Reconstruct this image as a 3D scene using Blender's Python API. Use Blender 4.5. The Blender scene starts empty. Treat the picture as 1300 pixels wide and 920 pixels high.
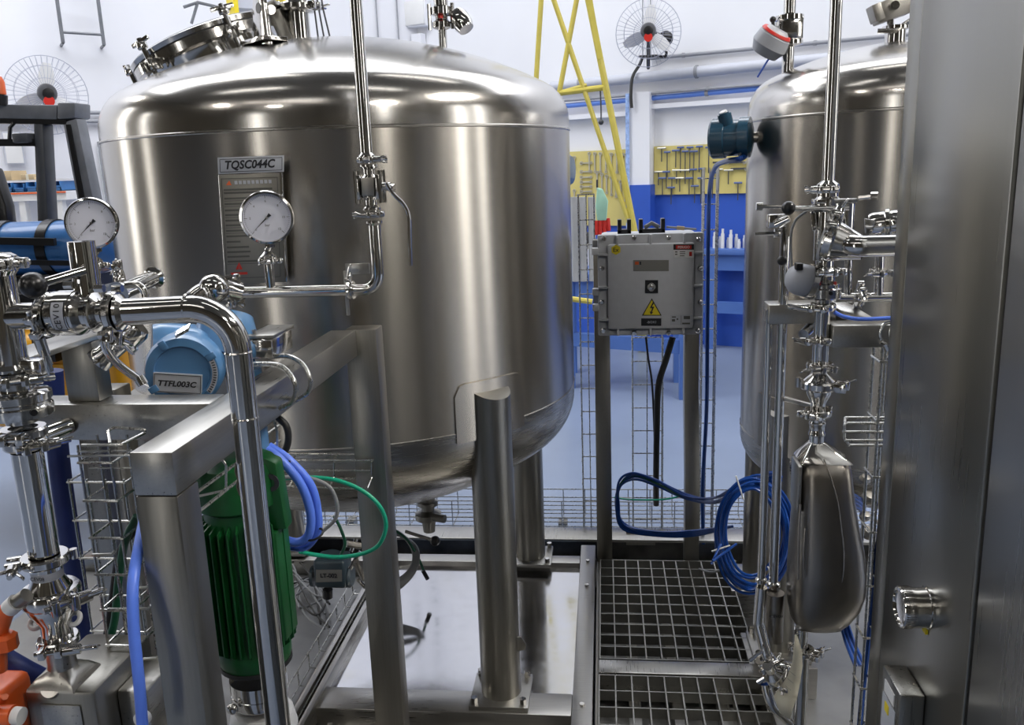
import bpy, bmesh, math, random
from mathutils import Vector, Matrix
random.seed(7)
C = bpy.context.scene.collection
PI = math.pi
scn = bpy.context.scene

# ---------------------------------------------------------------- camera
FPX, CW, CH, EYE = 1090.0, 1300, 920, 1.65
_d = Vector((115, -250, FPX)).normalized()
_dn = Vector((174, 4820, FPX)); _dn = (_dn - _d * _dn.dot(_d)).normalized()
_r = _dn.cross(_d)
# rows: image-space (x right, y down, z forward) -> world (X right, Y depth, Z up)
def w_of(c): c = Vector(c); return Vector((c.dot(_r), c.dot(_d), -c.dot(_dn)))
cam_d = bpy.data.cameras.new('camera'); cam = bpy.data.objects.new('camera', cam_d); C.objects.link(cam)
cx, cy, cz = w_of((1, 0, 0)), w_of((0, -1, 0)), w_of((0, 0, -1))
cam.matrix_world = Matrix(((cx.x, cy.x, cz.x, 0), (cx.y, cy.y, cz.y, 0), (cx.z, cy.z, cz.z, EYE), (0, 0, 0, 1)))
cam_d.sensor_width = 36; cam_d.lens = 36 * FPX / CW; cam_d.clip_start = .02; cam_d.clip_end = 100
scn.camera = cam

# ---------------------------------------------------------------- world, lights, exposure
scn.view_settings.view_transform = 'Standard'; scn.view_settings.look = 'None'
scn.view_settings.gamma = 1; scn.view_settings.use_curve_mapping = False
scn.view_settings.exposure = -0.30
w = bpy.data.worlds.new('world'); scn.world = w; w.use_nodes = True
w.node_tree.nodes['Background'].inputs[0].default_value = (.75, .82, 1, 1)
w.node_tree.nodes['Background'].inputs[1].default_value = .6
def area(name, loc, target, sx, sy, power, col):
    l = bpy.data.lights.new(name, 'AREA'); l.shape = 'RECTANGLE'; l.size = sx; l.size_y = sy
    l.energy = power; l.color = col
    o = bpy.data.objects.new(name, l); C.objects.link(o); o.location = loc
    o.rotation_euler = (Vector(target) - Vector(loc)).to_track_quat('-Z', 'Y').to_euler(); return o
area('fill_far', (1.0, 5.6, 6.2), (1.0, 6.2, 0), 9, 2.4, 420, (.93, .95, 1))  # added area light brightening the far walls, no opening overhead
area('fill_far_left', (-4.4, 4.4, 6.2), (-4.6, 5.2, 0), 4, 2.4, 230, (.93, .95, 1))  # another added area light, for the far left wall
area('fill_near', (-2.2, -4.5, 6.2), (-.8, 1.0, 0.8), 5, .5, 22, (1, .93, .86))  # weak area light added behind the camera for the front steel
scn.cycles.use_denoising = True
scn.cycles.max_bounces = 8; scn.cycles.diffuse_bounces = 3; scn.cycles.glossy_bounces = 5
scn.cycles.caustics_reflective = False; scn.cycles.caustics_refractive = False
scn.cycles.sample_clamp_indirect = 6

# ---------------------------------------------------------------- where the photograph puts things
def _ray(px, py): return w_of((px - CW / 2, py - CH / 2, FPX))
O = Vector((0, 0, EYE))
def VY(px, py, y): r = _ray(px, py); return O + r * (y / r.y)
def VX(px, py, x): r = _ray(px, py); return O + r * (x / r.x)
def VZ(px, py, z): r = _ray(px, py); return O + r * ((z - EYE) / r.z)
def VP(px, py, p, n):
    r = _ray(px, py); return O + r * ((Vector(p) - O).dot(n) / r.dot(n))
def PXY(p):
    q = Vector(p) - O; c = _r * q.x + _d * q.y - _dn * q.z
    return 650 + FPX * c.x / c.z, 460 + FPX * c.y / c.z
def ZV(X, Y, py):           # height on the upright line (X, Y) seen at picture row py
    lo, hi = -2.0, 6.0
    for _ in range(40):
        m = (lo + hi) / 2
        if PXY((X, Y, m))[1] > py: lo = m
        else: hi = m
    return (lo + hi) / 2

# ---------------------------------------------------------------- materials
MATS = {}
def nt(name):
    m = bpy.data.materials.new(name); m.use_nodes = True; MATS[name] = m
    return m, m.node_tree.nodes, m.node_tree.links, m.node_tree.nodes['Principled BSDF']
def plain(name, col, rough=.5, metal=0, var=.08, scale=12, bump=0, coat=0, emit=0, ecol=None):
    m, N, L, P = nt(name)
    P.inputs['Roughness'].default_value = rough; P.inputs['Metallic'].default_value = metal
    P.inputs['Coat Weight'].default_value = coat
    tc = N.new('ShaderNodeTexCoord'); no = N.new('ShaderNodeTexNoise'); no.inputs['Scale'].default_value = scale
    no.inputs['Detail'].default_value = 4; L.new(tc.outputs['Object'], no.inputs['Vector'])
    rp = N.new('ShaderNodeValToRGB'); L.new(no.outputs['Fac'], rp.inputs['Fac'])
    rp.color_ramp.elements[0].position = .3; rp.color_ramp.elements[1].position = .7
    rp.color_ramp.elements[0].color = (*[c * (1 - var) for c in col], 1)
    rp.color_ramp.elements[1].color = (*[min(1, c * (1 + var)) for c in col], 1)
    L.new(rp.outputs['Color'], P.inputs['Base Color'])
    if bump:
        b = N.new('ShaderNodeBump'); b.inputs['Strength'].default_value = bump; b.inputs['Distance'].default_value = .002
        L.new(no.outputs['Fac'], b.inputs['Height']); L.new(b.outputs['Normal'], P.inputs['Normal'])
    if emit:
        P.inputs['Emission Color'].default_value = (*(ecol or col), 1); P.inputs['Emission Strength'].default_value = emit
    return m
def steel(name, col, rough, dr=.08, stretch=(60, 60, 2), bump=.02, var=.06, blot=2.2, aniso=0):
    m, N, L, P = nt(name)
    P.inputs['Metallic'].default_value = 1
    if aniso:
        P.inputs['Anisotropic'].default_value = aniso; P.inputs['Anisotropic Rotation'].default_value = .25
        tg = N.new('ShaderNodeTangent'); tg.direction_type = 'RADIAL'; tg.axis = 'Z'; L.new(tg.outputs['Tangent'], P.inputs['Tangent'])
    tc = N.new('ShaderNodeTexCoord'); mp = N.new('ShaderNodeMapping'); mp.inputs['Scale'].default_value = stretch
    L.new(tc.outputs['Object'], mp.inputs['Vector'])
    a = N.new('ShaderNodeTexNoise'); a.inputs['Scale'].default_value = 4; a.inputs['Detail'].default_value = 3
    L.new(mp.outputs['Vector'], a.inputs['Vector'])
    b = N.new('ShaderNodeTexNoise'); b.inputs['Scale'].default_value = blot; b.inputs['Detail'].default_value = 3
    L.new(tc.outputs['Object'], b.inputs['Vector'])
    ad = N.new('ShaderNodeMath'); ad.operation = 'ADD'; L.new(a.outputs['Fac'], ad.inputs[0]); L.new(b.outputs['Fac'], ad.inputs[1])
    mr = N.new('ShaderNodeMapRange'); mr.inputs['From Min'].default_value = .7; mr.inputs['From Max'].default_value = 1.3
    mr.inputs['To Min'].default_value = max(.02, rough - dr); mr.inputs['To Max'].default_value = rough + dr
    L.new(ad.outputs[0], mr.inputs['Value']); L.new(mr.outputs['Result'], P.inputs['Roughness'])
    rp = N.new('ShaderNodeValToRGB'); L.new(ad.outputs[0], rp.inputs['Fac'])
    rp.color_ramp.elements[0].position = .35; rp.color_ramp.elements[1].position = .65
    mul = N.new('ShaderNodeMath'); mul.operation = 'MULTIPLY'; mul.inputs[1].default_value = .5
    L.new(ad.outputs[0], mul.inputs[0]); L.new(mul.outputs[0], rp.inputs['Fac'])
    rp.color_ramp.elements[0].color = (*[c * (1 - var) for c in col], 1); rp.color_ramp.elements[1].color = (*[c * (1 + var) for c in col], 1)
    L.new(rp.outputs['Color'], P.inputs['Base Color'])
    if bump:
        bp = N.new('ShaderNodeBump'); bp.inputs['Strength'].default_value = bump; bp.inputs['Distance'].default_value = .001
        L.new(a.outputs['Fac'], bp.inputs['Height']); L.new(bp.outputs['Normal'], P.inputs['Normal'])
    return m
SC = (.60, .585, .56)
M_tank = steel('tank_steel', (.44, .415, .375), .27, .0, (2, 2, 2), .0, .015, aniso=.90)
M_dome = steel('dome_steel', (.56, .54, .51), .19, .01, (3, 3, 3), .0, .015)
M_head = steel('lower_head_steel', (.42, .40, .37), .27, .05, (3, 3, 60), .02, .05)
M_pipe = steel('polished_pipe', (.64, .63, .61), .08, .03, (40, 40, 2), .01, .03)
M_fit = steel('fitting_steel', (.60, .59, .57), .12, .05, (30, 30, 30), .01, .04)
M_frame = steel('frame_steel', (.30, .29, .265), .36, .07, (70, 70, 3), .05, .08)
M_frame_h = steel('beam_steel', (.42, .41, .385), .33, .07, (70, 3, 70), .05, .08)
M_cab = steel('cabinet_steel', (.26, .255, .235), .28, .012, (30, 60, 1), .004, .02)
M_flow = steel('flow_case_steel', (.27, .25, .225), .31, .03, (30, 30, 4), .01, .03)
M_tray = steel('tray_sheet', (.60, .60, .62), .11, .07, (4, 4, 4), .10, .06)
M_skid = steel('skid_steel', (.40, .39, .37), .34, .1, (4, 60, 60), .05, .1)
M_grate = steel('grating_steel', (.36, .355, .33), .38, .08, (20, 20, 20), .03, .08)
M_wire = steel('wire_zinc', (.48, .48, .46), .28, .06, (20, 20, 20), .0, .05)
M_cast = steel('cast_steel', (.33, .315, .29), .40, .06, (25, 25, 25), .1, .06)
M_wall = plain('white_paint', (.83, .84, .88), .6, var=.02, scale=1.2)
M_wall2 = plain('white_paint_darker', (.80, .81, .86), .6, var=.03, scale=1.5)  # slightly darker white for the left wall and some fittings
M_hall = plain('dull_beige_paint', (.085, .072, .05), .8, var=.3, scale=.7)
M_ceil = plain('ceiling_sheet', (.15, .14, .12), .7, var=.08, scale=.8)
M_floor = plain('blue_floor_paint', (.215, .265, .37), .32, var=.10, scale=1.1, bump=.03)
M_dado = plain('blue_dado', (.03, .10, .50), .45, var=.06, scale=3)
M_bench = plain('blue_bench_paint', (.08, .17, .48), .4, var=.08, scale=4)
M_peg = plain('yellow_pegboard', (.66, .56, .19), .6, var=.05, scale=5)
M_yel = plain('yellow_paint', (.62, .52, .10), .4, var=.06)
M_fork = plain('forklift_yellow', (.90, .42, .01), .35, var=.04, coat=.3)
M_blk = plain('black_plastic', (.012, .012, .013), .28, var=.1)
M_rub = plain('black_rubber', (.02, .02, .02), .5, var=.1)
M_dgr = plain('dark_guard_paint', (.06, .065, .075), .35, var=.15)
M_ggr = plain('grey_guard_paint', (.16, .17, .19), .4, var=.15)
M_blu = plain('gas_bottle_blue', (.03, .14, .38), .3, var=.06, coat=.3)
M_xmit = plain('transmitter_blue', (.10, .25, .48), .3, var=.05, scale=25, coat=.4)
M_xdk = plain('dark_teal_enamel', (.02, .075, .13), .25, var=.08, coat=.5)
M_lt = plain('slate_enamel', (.03, .05, .065), .38, var=.1)
M_grn = plain('motor_green', (.006, .085, .02), .38, var=.15, scale=10, bump=.05)
M_org = plain('orange_enamel', (.78, .13, .025), .35, var=.08, scale=15, bump=.05)
M_navy = plain('navy_hose', (.008, .02, .12), .5, var=.15, scale=20)
M_bcab = plain('bright_blue_hose', (.12, .25, .95), .35, var=.06)
M_dcab = plain('blue_cable', (.008, .065, .32), .3, var=.15, scale=20)
M_gcab = plain('green_cable', (.01, .42, .25), .35, var=.05)
M_gdark = plain('dark_green_cable', (.01, .10, .05), .4, var=.1)
M_gry = plain('grey_cable', (.28, .29, .30), .4, var=.1)
M_box = plain('grey_enamel', (.60, .61, .64), .42, var=.03, scale=40, bump=.04)
M_pan = plain('mottled_pan', (.26, .26, .25), .35, metal=.7, var=.45, scale=14)
M_tape = plain('pale_blue_tape', (.32, .46, .85), .5, var=.35, scale=30)
M_wht = plain('white_plastic', (.80, .80, .80), .4, var=.02)
M_dial = plain('dial_white', (.78, .79, .88), .5, var=.01)
M_lab = plain('label_grey', (.50, .52, .57), .45, var=.03)
M_ink = plain('black_ink', (.015, .015, .02), .6, var=0)
M_fad = plain('faded_print', (.10, .10, .09), .6, var=.1)
M_plate = steel('nameplate_metal', (.27, .26, .235), .42, .04, (20, 20, 20), 0, .04)
M_red = plain('red_paint', (.65, .03, .02), .4, var=.05)
M_ylab = plain('yellow_label', (.85, .68, .02), .45, var=.02)
M_paper = plain('cream_paper', (.74, .70, .56), .8, var=.05, scale=30)
M_beige = plain('cardboard', (.52, .40, .24), .8, var=.08)
M_bin = plain('blue_bin', (.05, .20, .50), .45, var=.1)
M_glass = plain('window_daylight', (.85, .9, .95), .5, var=0, emit=7.0, ecol=(1, .97, .92))
M_glass2 = plain('doorway_daylight', (.8, .9, .9), .5, var=0, emit=1.0, ecol=(.86, .95, .97))
M_lglove = plain('mint_fabric', (.38, .66, .52), .8, var=.1)
M_fan = plain('fan_grey', (.42, .44, .54), .4, var=.02)
M_ctool = plain('tool_chrome', (.52, .50, .42), .35, metal=.5, var=.1)
M_thand = plain('tool_blue_grip', (.10, .14, .30), .5, var=.1)
M_cond = plain('conduit_grey', (.55, .57, .64), .5, var=.03)
M_ggr2 = plain('pale_grey_tube', (.42, .43, .44), .5, var=.05)
M_dcond = plain('steel_conduit', (.30, .31, .34), .5, var=.03)
M_bpipe = plain('blue_pipe_paint', (.12, .25, .72), .4, var=.04)
M_lgt = plain('lamp_diffuser', (.9, .9, .9), .5, emit=9, ecol=(1, .97, .92), var=0)
M_streak = plain('streak_lamp_glow', (.9, .9, .9), .5, emit=170, ecol=(1, .95, .88), var=0)  # glow of the round lamps added to streak the tank
M_pit = plain('dark_pan', (.10, .10, .10), .35, metal=.6, var=.5, scale=9)
M_conc = plain('grey_floor_plate', (.26, .265, .27), .35, metal=.3, var=.18, scale=6)

X, Yv, Z = Vector((1, 0, 0)), Vector((0, 1, 0)), Vector((0, 0, 1))
# ---------------------------------------------------------------- mesh builder
class MB:
    def __init__(s): s.v = []; s.f = []
    def add(s, vs, fs):
        k = len(s.v); s.v += [Vector(p) for p in vs]; s.f += [tuple(i + k for i in f) for f in fs]; return s
    def frame(s, ax):
        ax = Vector(ax).normalized(); u = ax.orthogonal() if abs(ax.z) > .999 else ax.cross(Vector((0, 0, 1))).normalized()
        u.normalize(); return ax, u, ax.cross(u)
    def box(s, lo, hi):
        x0, y0, z0 = lo; x1, y1, z1 = hi
        return s.add([(x0,y0,z0),(x1,y0,z0),(x1,y1,z0),(x0,y1,z0),(x0,y0,z1),(x1,y0,z1),(x1,y1,z1),(x0,y1,z1)],
                     [(0,3,2,1),(4,5,6,7),(0,1,5,4),(1,2,6,5),(2,3,7,6),(3,0,4,7)])
    def obox(s, c, a, b, d):        # centre and three half-extent vectors
        c, a, b, d = map(Vector, (c, a, b, d))
        return s.add([c-a-b-d, c+a-b-d, c+a+b-d, c-a+b-d, c-a-b+d, c+a-b+d, c+a+b+d, c-a+b+d],
                     [(0,3,2,1),(4,5,6,7),(0,1,5,4),(1,2,6,5),(2,3,7,6),(3,0,4,7)])
    def bar(s, p0, p1, w, h, up=(0, 0, 1)):
        p0, p1 = Vector(p0), Vector(p1); a = (p1 - p0); L = a.length; a.normalize(); up = Vector(up)
        sd = a.cross(up).normalized(); u = sd.cross(a).normalized()
        return s.obox((p0 + p1) / 2, a * L / 2, sd * w / 2, u * h / 2)
    def lathe(s, prof, o, ax=(0, 0, 1), seg=28, sx=1.0, sy=1.0):
        o = Vector(o); ax, u, v = s.frame(ax); vs = []; fs = []; rings = []
        for r, h in prof:
            if r < 1e-6: rings.append([len(vs)]); vs.append(o + ax * h)
            else:
                rings.append(list(range(len(vs), len(vs) + seg)))
                vs += [o + ax * h + u * (r * sx * math.cos(2*PI*i/seg)) + v * (r * sy * math.sin(2*PI*i/seg)) for i in range(seg)]
        for A, B in zip(rings, rings[1:]):
            for i in range(seg):
                j = (i + 1) % seg
                if len(A) == 1 and len(B) > 1: fs.append((A[0], B[j], B[i])[::-1])
                elif len(B) == 1 and len(A) > 1: fs.append((A[i], A[j], B[0]))
                elif len(A) > 1: fs.append((A[i], A[j], B[j], B[i]))
        return s.add(vs, fs)
    def cyl(s, p0, p1, r, r1=None, seg=16):
        p0, p1 = Vector(p0), Vector(p1); r1 = r if r1 is None else r1; L = (p1 - p0).length
        return s.lathe([(0, 0), (r, 0), (r1, L), (0, L)], p0, p1 - p0, seg)
    def tube(s, pts, r, seg=10, closed=False, flat=None):
        pts = [Vector(p) for p in pts]; n = len(pts); vs = []; fs = []
        t0 = (pts[1] - pts[0]).normalized(); u = t0.orthogonal().normalized()
        if flat is not None: u = Vector(flat)
        for i, p in enumerate(pts):
            if closed: t = (pts[(i + 1) % n] - pts[i - 1]).normalized()
            else: t = (pts[min(i + 1, n - 1)] - pts[max(i - 1, 0)]).normalized()
            u = (u - t * u.dot(t)).normalized(); v = t.cross(u)
            rr = r[i] if isinstance(r, (list, tuple)) else r
            vs += [p + u * (rr * math.cos(2*PI*k/seg)) + v * (rr * math.sin(2*PI*k/seg)) for k in range(seg)]
        m = n if closed else n - 1
        for i in range(m):
            a, b = i * seg, ((i + 1) % n) * seg
            for k in range(seg): fs.append((a + k, a + (k+1) % seg, b + (k+1) % seg, b + k))
        if not closed: fs += [tuple(range(seg))[::-1], tuple(range((n-1)*seg, n*seg))]
        return s.add(vs, fs)
    def torus(s, c, ax, R, r, seg=28, seg2=8):
        c = Vector(c); ax, u, v = s.frame(ax)
        return s.tube([c + u * (R*math.cos(2*PI*i/seg)) + v * (R*math.sin(2*PI*i/seg)) for i in range(seg)], r, seg2, True)
    def ball(s, c, r, ax=(0, 0, 1), n=10, seg=20, sq=1.0):
        return s.lathe([(r*math.sin(PI*i/n), -r*sq*math.cos(PI*i/n)) for i in range(n+1)], c, ax, seg)
    def prism(s, poly, d):          # polygon of points extruded along d
        poly = [Vector(p) for p in poly]; n = len(poly); d = Vector(d)
        return s.add(poly + [p + d for p in poly], [tuple(range(n))[::-1], tuple(range(n, 2*n))] + [(i, (i+1) % n, n + (i+1) % n, n + i) for i in range(n)])
    def build(s, name, mat, parent=None, bevel=0, smooth=True, bseg=2):
        off = parent_loc(parent)
        me = bpy.data.meshes.new(name); bm = bmesh.new()
        vv = [bm.verts.new(p - off) for p in s.v]; bm.verts.index_update()
        for f in s.f:
            try: bm.faces.new([vv[i] for i in f])
            except ValueError: pass
        bmesh.ops.recalc_face_normals(bm, faces=bm.faces)
        if bevel:
            es = [e for e in bm.edges if len(e.link_faces) == 2 and e.calc_face_angle(0) > .6]
            bmesh.ops.bevel(bm, geom=es, offset=bevel, segments=bseg, affect='EDGES', profile=.5)
        bm.to_mesh(me); bm.free()
        if smooth:
            me.polygons.foreach_set('use_smooth', [True] * len(me.polygons)); me.set_sharp_from_angle(angle=math.radians(35))
        me.materials.append(mat)
        o = bpy.data.objects.new(name, me); C.objects.link(o)
        if parent: o.parent = parent
        return o
def parent_loc(p):
    v = Vector((0, 0, 0))
    while p is not None: v += p.location; p = p.parent
    return v
def fillet(pts, rad, n=8):
    pts = [Vector(p) for p in pts]; out = [pts[0]]
    for i in range(1, len(pts) - 1):
        a, b = (pts[i-1] - pts[i]), (pts[i+1] - pts[i]); la, lb = a.length, b.length; a.normalize(); b.normalize()
        th = a.angle(b); d = min(rad / math.tan(th / 2), la * .49 if i > 1 else la*.98, lb * .49 if i < len(pts) - 2 else lb*.98)
        R = d * math.tan(th / 2); ce = pts[i] + (a + b).normalized() * (R / math.sin(th / 2))
        p0, p1 = pts[i] + a * d - ce, pts[i] + b * d - ce; ang = p0.angle(p1); ax = p0.cross(p1)
        for k in range(n + 1): out.append(ce + Matrix.Rotation(ang * k / n, 3, ax) @ p0)
    return out + [pts[-1]]
def spline(pts, n=8, closed=False):
    P = [Vector(p) for p in pts]; out = []; m = len(P)
    for i in range(m if closed else m - 1):
        if closed: a, b, c, d = P[i-1], P[i], P[(i+1) % m], P[(i+2) % m]
        else: a, b, c, d = P[max(i-1, 0)], P[i], P[i+1], P[min(i+2, m-1)]
        for k in range(n):
            t = k / n; out.append(.5 * (2*b + (c-a)*t + (2*a-5*b+4*c-d)*t*t + (3*b-a-3*c+d)*t**3))
    return out if closed else out + [P[-1]]
def tag(o, label, cat, group=None, kind=None):
    o['label'] = label; o['category'] = cat
    if group: o['group'] = group
    if kind: o['kind'] = kind
    return o
def thing(name, label, cat, loc, group=None):
    o = bpy.data.objects.new(name, None); C.objects.link(o); o.location = loc; o.empty_display_size = .05
    return tag(o, label, cat, group)
def struct(o): o['kind'] = 'structure'; return o
def copy_tree(o, parent=None):
    c = o.copy(); C.objects.link(c); c.parent = parent
    for ch in list(o.children): copy_tree(ch, c)
    return c
def text(s, c, right, up, h, mat, parent, name='lettering', shear=0, bold=.0, width=None, depth=.0006):
    right = Vector(right).normalized(); up = Vector(up); up = (up - right * up.dot(right)).normalized(); n = right.cross(up)
    cu = bpy.data.curves.new(name, 'FONT'); cu.body = s; cu.align_x = 'CENTER'; cu.align_y = 'CENTER'; cu.size = 1; cu.shear = shear
    cu.offset = bold; cu.resolution_u = 3
    to = bpy.data.objects.new(name, cu); C.objects.link(to); bpy.context.view_layer.update()
    me = bpy.data.meshes.new_from_object(to.evaluated_get(bpy.context.evaluated_depsgraph_get()))
    bpy.data.objects.remove(to); bpy.data.curves.remove(cu)
    xs = [v.co.x for v in me.vertices]; ys = [v.co.y for v in me.vertices]
    mx, my, wy, wx = (max(xs)+min(xs))/2, (max(ys)+min(ys))/2, max(ys)-min(ys), max(xs)-min(xs)
    k = h / wy; kx = width / wx if width else k; off = parent_loc(parent)
    for v in me.vertices:
        v.co = Vector(c) + right * ((v.co.x - mx) * kx) + up * ((v.co.y - my) * k) + n * depth - off
    me.materials.clear(); me.materials.append(mat)
    o = bpy.data.objects.new(name, me); C.objects.link(o); o.parent = parent; return o

# ================================================================ THE HALL
CO = Vector((-1.86, 9.13, 0))                     # corner of the two far walls
DR = Vector((.92, -.39, 0)).normalized(); DL = Vector((-.794, -.607, 0)).normalized()
NR = Vector((-DR.y * -1, DR.x * -1, 0)); NR = Vector((-.39, -.92, 0)).normalized()
NL = Vector((.607, -.794, 0)).normalized()
PR = CO + DR * ((8 + 1.86) / DR.x); PL = CO + DL * ((-8 + 1.86) / DL.x)
HT = 6.4
def wall(name, a, b, mat, n):
    m = MB(); m.prism([a, b, b - Vector(n) * .2, a - Vector(n) * .2], (0, 0, HT)); return struct(m.build(name, mat))
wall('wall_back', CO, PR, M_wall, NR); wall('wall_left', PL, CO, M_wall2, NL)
wall('wall_right', PR, Vector((8, -7.5, 0)), M_hall, -X)
wall('wall_front', Vector((8, -7.5, 0)), Vector((-8, -7.5, 0)), M_hall, Yv)
wall('wall_side', Vector((-8, -7.5, 0)), PL, M_hall, X)
struct(MB().box((-8.3, -7.8, -.1), (8.3, 10.5, 0)).build('floor', M_floor))
struct(MB().box((-8.3, -7.8, HT), (8.3, 10.5, HT + .1)).build('ceiling', M_ceil))
def hall_window(k, lo, hi, bars, ax):
    m = MB().box(lo, hi); o = struct(m.build('window_%d' % k, M_glass))
    f = MB(); lo, hi = Vector(lo), Vector(hi)
    for j in range(bars + 1):
        z = lo.z + (hi.z - lo.z) * j / bars
        f.box((lo.x - .02, lo.y - .02, z - .03), (hi.x + .02, hi.y + .02, z + .03))
    f.build('window_frame', M_cond, o)
hall_window(1, (5.7, -7.49, .3), (6.5, -7.44, 6.2), 6, 0)
hall_window(2, (7.94, -.9, .5), (7.99, -.2, 4.6), 4, 1)
hall_window(3, (7.94, .9, .5), (7.99, 1.4, 4.6), 4, 1)
hall_window(4, (-7.99, 3.3, .8), (-7.94, 3.9, 4.6), 4, 1)
hall_window(5, (-5.0, -7.49, .3), (-4.4, -7.44, 4.0), 4, 0)
hall_window(6, (-7.99, 1.2, .8), (-7.94, 1.5, 4.0), 4, 1)
# strip lamps on the ceiling; unseen round lamps added for streaks on the tank
for i, (x, y, l) in enumerate([(-3, 3.4, 2.4), (1, 3.4, 2.4), (-3, .2, 2.4), (1, .2, 2.4), (-1, -4, 2.4)]):
    t = thing('strip_lamp', 'long white strip lamp fixed to the hall ceiling', 'lamp', (x, y, HT), 'strip lamps on the ceiling')
    MB().box((x - l/2, y - .1, HT - .08), (x + l/2, y + .1, HT)).build('housing', M_wht, t)
    MB().box((x - l/2 + .03, y - .08, HT - .1), (x + l/2 - .03, y + .08, HT - .08)).build('diffuser', M_lgt, t)
for (x, y) in ((2.55, -2.15), (3.0, 1.05), (3.3, 1.65), (-5.4, 3.8), (-4.2, -1.6), (-2.3, -3.6)):
    t = thing('streak_lamp', 'round bell-shaped lamp added out of view for streaks on the tank', 'lamp', (x, y, HT), 'added lamps for the tank streaks'); hz_ = 4.9; k_ = 1.25 if x > 0 else .7
    MB().cyl((x, y, hz_), (x, y, HT), .015, seg=8).build('drop_rod', M_fan, t)
    MB().lathe([(.04, 0), (.04, -.25), (.10, -.30), (.24 * k_, -.52), (.245 * k_, -.54), (.23 * k_, -.53), (.09, -.32), (0, -.31)], (x, y, hz_), Z, 28).build('shade', M_fan, t)
    MB().lathe([(0, -.50), (.21 * k_, -.50), (.21 * k_, -.51), (0, -.525)], (x, y, hz_), Z, 28).build('diffuser', M_streak, t)
def onR(px, py, d=0): return VP(px, py, CO + NR * d, NR)
def onL(px, py, d=0): return VP(px, py, CO + NL * d, NL)
# blue dado on the back wall, column at the middle of it
zd = onR(818, 234).z; zb = onR(900, 248).z
m = MB(); a = onR(715, 300); a.z = 0; b = PR.copy(); m.prism([a, b, b + NR * .012, a + NR * .012], (0, 0, zd)); struct(m.build('trim_1', M_dado))
a, b = onR(806, 300, .0), onR(831, 300, .0); a.z = b.z = 0
m = MB(); m.prism([a, b, b + NR * .14, a + NR * .14], (0, 0, onR(818, 118).z)); struct(m.build('trim_2', M_wall))
m = MB(); m.prism([a + NR*.0 - DR * .02, b + DR * .015, b + NR * .16 + DR * .015, a + NR * .16 - DR * .02], (0, 0, zd)); struct(m.build('trim_3', M_dado))
a2 = a + NR * .165 - DR * .02; m = MB(); m.prism([a2, a2 + DR * .035, a2 + DR * .035 + NR * .006, a2 + NR * .006], (0, 0, onR(805, 120).z)); struct(m.build('trim_4', M_tape))
# lintel ledges
for k, (pa, pb, hh) in enumerate([((716, 153), (803, 143), .035), ((826, 139), (960, 127), .035)]):
    a, b = onR(*pa), onR(*pb); b.z = a.z; struct(MB().prism([a, b, b + NR * .09, a + NR * .09], (0, 0, .04)).build('trim_%d' % (5 + k), M_wall2))
# pipes along the back wall
def wall_pipe(name, label, pa, pb, r, mat, d, cat='pipe', ext=2.5):
    a, b = onR(*pa, d), onR(*pb, d); b = b + (b - a).normalized() * ext
    t = thing(name, label, cat, a)
    MB().cyl(a, b, r, seg=12).build('pipe_run', mat, t)
    L = (b - a).length; u = (b - a).normalized()
    for k in range(int(L / 1.1) + 1):
        p = a + u * (.3 + 1.1 * k)
        MB().box(p - Vector((.012, .012, .0)) - Z * r*1.2, p + Vector((.012, .012, 0)) + Z * r*1.2).lathe([(r*1.15, -.015), (r*1.15, .015)], p, u, 12).cyl(p, p - NR * d, .008, seg=6).build('pipe_clip', M_dcond, t)
wall_pipe('water_pipe', 'thick white pipe running along the far white wall above the blue pipe', (700, 110), (955, 84), .045, M_cond, .07)
wall_pipe('steel_conduit', 'thin grey conduit on the wall, running right from the centre fan', (826, 74), (955, 62), .016, M_dcond, .03)
wall_pipe('air_pipe', 'bright blue air pipe running along the far white wall', (712, 135), (955, 113), .022, M_bpipe, .06)
wall_pipe('cable_conduit', 'thin dark conduit lying just above the blue air pipe', (712, 128), (955, 108), .012, M_dcond, .09)
a, b = onL(90, 143, .04), onL(138, 143, .04)
for k, (dz, lb) in enumerate([(0, 'upper of two dark conduits on the wall left of the tank'), (-.07, 'lower of two dark conduits on the wall left of the tank')]):
    t = thing('wall_conduit', lb, 'pipe', a + Z * dz); MB().cyl(a - DL * -.0 + DL * 1.5 + Z * dz, b - DL * 1.2 + Z * dz, .017, seg=10).build('pipe_run', M_dcond, t)
    MB().cyl(a + Z*dz - NL * .04, a + Z*dz + NL * .02, .012, seg=8).build('pipe_clip', M_dcond, t)
# doorway behind the left tank
a, b = onL(124, 186), onL(150, 186); a.z = b.z = 0; hD = onL(124, 186).z
t = struct(MB().prism([a, b, b + NL * .02, a + NL * .02], (0, 0, hD)).build('door_1', M_glass2))
m = MB(); m.prism([a + NL*.0, a - DL * .04, a - DL * .04 + NL * .05, a + NL * .05], (0, 0, hD)); m.prism([a + Z * hD, b + Z * hD, b + Z * hD + NL * .05, a + Z * hD + NL * .05], (0, 0, .04)); m.build('door_frame', M_dcond, t)
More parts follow.
